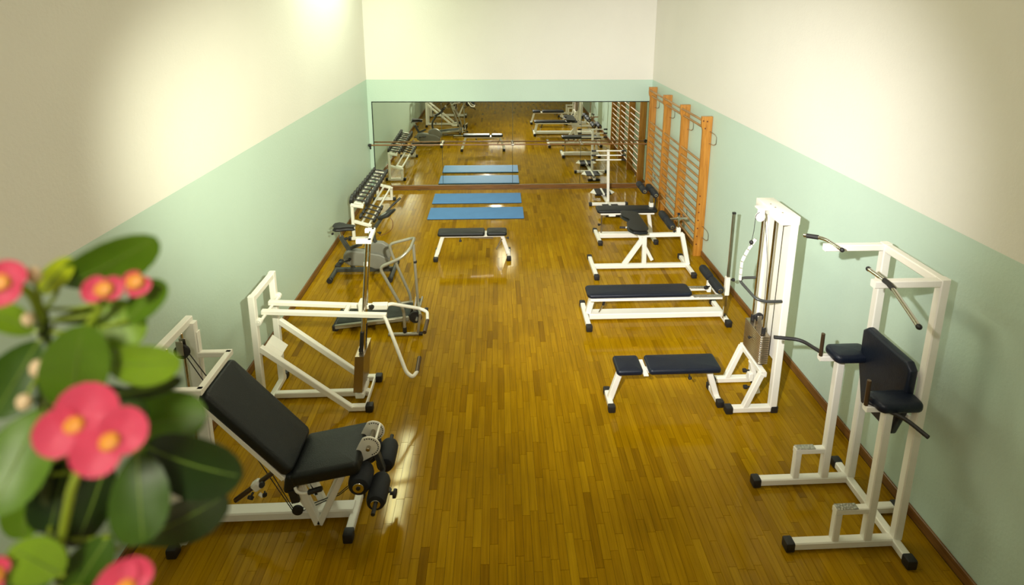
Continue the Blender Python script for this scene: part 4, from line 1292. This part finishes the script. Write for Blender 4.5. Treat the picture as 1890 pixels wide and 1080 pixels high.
LEAVES = [
    ((-0.3754, 0.4477, 3.7572), (-0.2823, 0.4332, 3.8062), 0.0435, 40, 0.45),
    ((-0.3837, 0.4381, 3.7578), (-0.3505, 0.4335, 3.7914), 0.0185, 10, 1.00),
    ((-0.31, 0.4298, 3.7376), (-0.2852, 0.4445, 3.7638), 0.0321, -35, 0.50),
    ((-0.3306, 0.4435, 3.7485), (-0.3079, 0.4245, 3.7141), 0.0366, 10, 0.75),
    ((-0.3509, 0.4062, 3.668), (-0.3182, 0.3927, 3.7537), 0.0446, 0, 0.60),
    ((-0.3351, 0.4232, 3.702), (-0.2573, 0.4016, 3.7154), 0.0346, 25, 0.70),
    ((-0.3355, 0.4257, 3.6671), (-0.2672, 0.4165, 3.6879), 0.0257, 55, 0.20),
    ((-0.3755, 0.4206, 3.7272), (-0.3866, 0.3812, 3.6857), 0.0428, -10, 0.25),
    ((-0.3702, 0.4129, 3.74), (-0.3925, 0.3998, 3.7685), 0.0212, 30, 0.80),
    ((-0.3648, 0.3995, 3.6808), (-0.3705, 0.3479, 3.6314), 0.0488, 10, 0.55),
    ((-0.3595, 0.4472, 3.6194), (-0.2723, 0.4536, 3.6223), 0.0497, -10, 0.60),
    ((-0.3112, 0.4237, 3.6173), (-0.2215, 0.405, 3.6001), 0.0524, 25, 0.15),
    ((-0.2962, 0.3968, 3.6382), (-0.2782, 0.3633, 3.5836), 0.0399, 0, 0.35),
    ((-0.3358, 0.4145, 3.5234), (-0.2405, 0.4103, 3.5731), 0.0535, 30, 0.08),
    ((-0.3759, 0.4257, 3.6113), (-0.3763, 0.3946, 3.5632), 0.0389, 0, 0.20),
    ((-0.3413, 0.3613, 3.5599), (-0.3629, 0.3507, 3.5998), 0.0306, 0, 0.85),
    ((-0.3405, 0.4229, 3.6069), (-0.3614, 0.399, 3.5403), 0.0299, -20, 0.20),
    ((-0.3717, 0.4552, 3.6529), (-0.3241, 0.4454, 3.6196), 0.0345, 0, 0.35),
    ((-0.36, 0.376, 3.5758), (-0.3768, 0.3508, 3.5504), 0.0381, 0, 0.40),
    ((-0.3265, 0.3916, 3.5614), (-0.3506, 0.3741, 3.5231), 0.0359, 10, 0.30),
    ((-0.415, 0.4362, 3.6029), (-0.425, 0.42, 3.5275), 0.0338, 0, 0.50),
    ((-0.3913, 0.4555, 3.7191), (-0.3364, 0.4569, 3.7382), 0.0287, 60, 0.35),
    ((-0.3201, 0.447, 3.7436), (-0.3492, 0.4359, 3.7099), 0.0205, 20, 0.65),
]
STEM = [(-0.375, 0.392, 3.375), (-0.3738, 0.3971, 3.5057), (-0.3835, 0.4056, 3.565), (-0.3857, 0.4125, 3.6188), (-0.3795, 0.4188, 3.6716), (-0.3767, 0.4264, 3.707), (-0.382, 0.4355, 3.7468)]
FLOWERS = [
    ((-0.3084, 0.3593, 3.6976), [((-0.3174, 0.3541, 3.6953), 0.0179), ((-0.3011, 0.366, 3.7064), 0.0223)]),
    ((-0.2772, 0.3484, 3.6926), [((-0.2629, 0.3459, 3.7033), 0.0183), ((-0.2904, 0.3467, 3.6819), 0.0178)]),
    ((-0.3151, 0.4174, 3.7734), [((-0.3197, 0.4158, 3.7744), 0.0112), ((-0.3036, 0.4136, 3.7772), 0.0103)]),
    ((-0.2933, 0.4222, 3.777), [((-0.2865, 0.4162, 3.7745), 0.0095), ((-0.3008, 0.4217, 3.7869), 0.0074)]),
    ((-0.362, 0.3843, 3.798), [((-0.3549, 0.3858, 3.8066), 0.0126), ((-0.3583, 0.3773, 3.7907), 0.0132)]),
    ((-0.2715, 0.3318, 3.5821), [((-0.2821, 0.334, 3.5894), 0.0158), ((-0.261, 0.3296, 3.5977), 0.0148)]),
    ((-0.3675, 0.3386, 3.5903), [((-0.3659, 0.3395, 3.5949), 0.0087), ((-0.3706, 0.3368, 3.5814), 0.0087)]),
]
BUDS = [((-0.3598, 0.3972, 3.7178), 0.0064), ((-0.3622, 0.383, 3.6992), 0.0058), ((-0.3544, 0.4035, 3.7938), 0.0062), ((-0.3758, 0.4152, 3.7492), 0.0056)]
STALKS = [[(-0.3764, 0.3883, 3.5344), (-0.3504, 0.3756, 3.5759), (-0.3183, 0.3583, 3.6443), (-0.3057, 0.3542, 3.666), (-0.2994, 0.3549, 3.68)],
          [(-0.3795, 0.4188, 3.6716), (-0.3667, 0.4259, 3.7071), (-0.3276, 0.4228, 3.7483), (-0.3187, 0.4211, 3.7661)],
          [(-0.377, 0.4288, 3.7408), (-0.3638, 0.4097, 3.7736), (-0.3549, 0.3924, 3.79), (-0.36, 0.3839, 3.7969)],
          [(-0.3754, 0.3932, 3.5108), (-0.3138, 0.3564, 3.5444), (-0.2728, 0.3332, 3.5789)]]
# the plant grows towards the lit side of the parapet, so its leaves face the gallery
FACE = V((0.45, -0.75, 0.45)).normalized()


def leaf(base, tip, wd, roll):
    base, tip = V(base), V(tip)
    ax = (tip - base)
    ln = ax.length
    ax.normalize()
    nr = (FACE - ax * FACE.dot(ax)).normalized()
    nr = Matrix.Rotation(math.radians(roll), 3, ax) @ nr
    sd_ = ax.cross(nr)
    nu, nv = 12, 7
    top, bot = [], []
    for i in range(nu):
        s = (1 - math.cos(PI * i / (nu - 1))) / 2
        s2 = s ** 1.25
        hw = wd / 2 * math.sqrt(max(0, 1 - (2 * s2 - 1) ** 2)) + 0.0006
        for j in range(nv):
            q = -1 + 2 * j / (nv - 1)
            p = base + ax * (ln * s) + sd_ * (hw * q) + nr * (0.16 * hw * q * q - 0.10 * ln * (s - 0.5) ** 2 * 2 + 0.03 * hw * math.sin(9 * s + 3 * q))
            top.append(p)
            bot.append(p - nr * 0.0007)
    vs = top + bot
    fs = []
    n = nu * nv
    for i in range(nu - 1):
        for j in range(nv - 1):
            a, b, c, d = i * nv + j, i * nv + j + 1, (i + 1) * nv + j + 1, (i + 1) * nv + j
            fs.append((a, b, c, d))
            fs.append((n + d, n + c, n + b, n + a))
    rim = [j for j in range(nv)] + [i * nv + nv - 1 for i in range(1, nu)] + [(nu - 1) * nv + j for j in range(nv - 2, -1, -1)] + [i * nv for i in range(nu - 2, 0, -1)]
    for a, b in zip(rim, rim[1:] + rim[:1]):
        fs.append((a, n + a, n + b, b))
    rib = pipe([base + ax * (ln * s) + nr * (0.0004 - 0.2 * ln * (s - 0.5) ** 2) for s in (0, 0.2, 0.4, 0.6, 0.8, 0.95)], lambda u: 0.0009 * (1 - 0.6 * u), 0, 6)
    return (vs, fs), rib


for bs, tp, wd, roll, tone in LEAVES:
    i = 0 if tone < 0.22 else 1 if tone < 0.45 else 2 if tone < 0.65 else 3 if tone < 0.9 else 4
    bl_, rib = leaf(bs, tp, wd, roll)
    lf = part(t, 'leaf', bl_, LM[i])
    part(lf, 'midrib', rib, RIBM)
part(t, 'stem', pipe(STEM, lambda u: 0.0065 - 0.002 * u, 0.02, 10), STEMM)
# every leaf base reaches the stem through its own stalk
sp = [V(p) for p in STEM]
for bs, tp, wd, roll, tone in LEAVES:
    b = V(bs)
    q = min(((sp[k] + (sp[k + 1] - sp[k]) * f) for k in range(len(sp) - 1) for f in (0, 0.25, 0.5, 0.75, 1.0)), key=lambda v: (v - b).length)
    if (q - b).length > 0.004:
        part(t, 'leaf_stalk', pipe([q, (q + b) / 2 + V((0, 0, -0.004)), b], 0.0016, 0.01, 6), STALKM)
for st in STALKS:
    part(t, 'flower_stalk', pipe(st, 0.0032, 0.02, 8), STALKM)
prng = random.Random(3)
for c, ps in FLOWERS:
    c = V(c)
    f = None
    mean = sum((V(p) for p, r in ps), V()) / len(ps)
    nrm_ = FACE
    eye = part(t, 'flower', lathe(c - nrm_ * 0.001, nrm_, [(0, 0), (0.001, 0.0055), (0.004, 0.0062), (0.006, 0.004), (0.0055, 0.0)], 12), EYE)
    for p, r in ps:
        r *= 0.84
        p = V(p)
        out = (p - c)
        out = (out - nrm_ * out.dot(nrm_)).normalized()
        sd_ = nrm_.cross(out)
        nu, nv = 7, 16
        vs, fs = [c + out * 0.001], []
        ctr = c + out * (r * 0.62)
        for i in range(1, nu):
            for j in range(nv):
                a = 2 * PI * j / nv
                rr = i / (nu - 1)
                lx, ly = r * rr * math.cos(a), r * rr * 1.12 * math.sin(a)
                h_ = 0.25 * r * rr * rr - 0.06 * r * math.sin(3 * a) * rr
                vs.append(ctr + out * lx * 0.95 + sd_ * ly + nrm_ * (h_ - 0.001))
        vs[0] = ctr - nrm_ * 0.0012
        for j in range(nv):
            fs.append((0, 1 + j, 1 + (j + 1) % nv))
        for i in range(nu - 2):
            for j in range(nv):
                a_, b_ = 1 + i * nv + j, 1 + i * nv + (j + 1) % nv
                fs.append((a_, b_, b_ + nv, a_ + nv))
        n = len(vs)
        vs2 = [v - nrm_ * 0.0006 for v in vs]
        fs2 = [tuple(n + k for k in reversed(q)) for q in fs]
        last = 1 + (nu - 2) * nv
        rim = [(last + j, last + (j + 1) % nv, n + last + (j + 1) % nv, n + last + j) for j in range(nv)]
        part(eye, 'petal', (vs + vs2, fs + fs2 + rim), PETAL, 'pink rounded petal')
for c, r in BUDS:
    part(t, 'bud', ball(c, r, 12, (0.85, 0.85, 1.1)), BUDM, 'cream bud')
    b = V(c)
    q = min(sp, key=lambda v: (v - b).length)
    part(t, 'bud_stalk', pipe([q, b], 0.0014, 0, 6), STALKM)
# pot below the frame, standing on the parapet
POTM = mat('terracotta', (0.36, 0.13, 0.06), 0.7)
part(t, 'pot', lathe((-0.375, 0.315, 3.3705), (0, 0, 1), [(0, 0), (0, 0.055), (0.09, 0.075), (0.09, 0.082), (0.11, 0.083), (0.11, 0.072), (0.095, 0.068), (0.09, 0.0)], 24), POTM)
part(t, 'root_stem', pipe([(-0.375, 0.318, 3.455), (-0.375, 0.36, 3.465), (-0.3745, 0.394, 3.49)], 0.0065, 0.02, 8), STEMM)
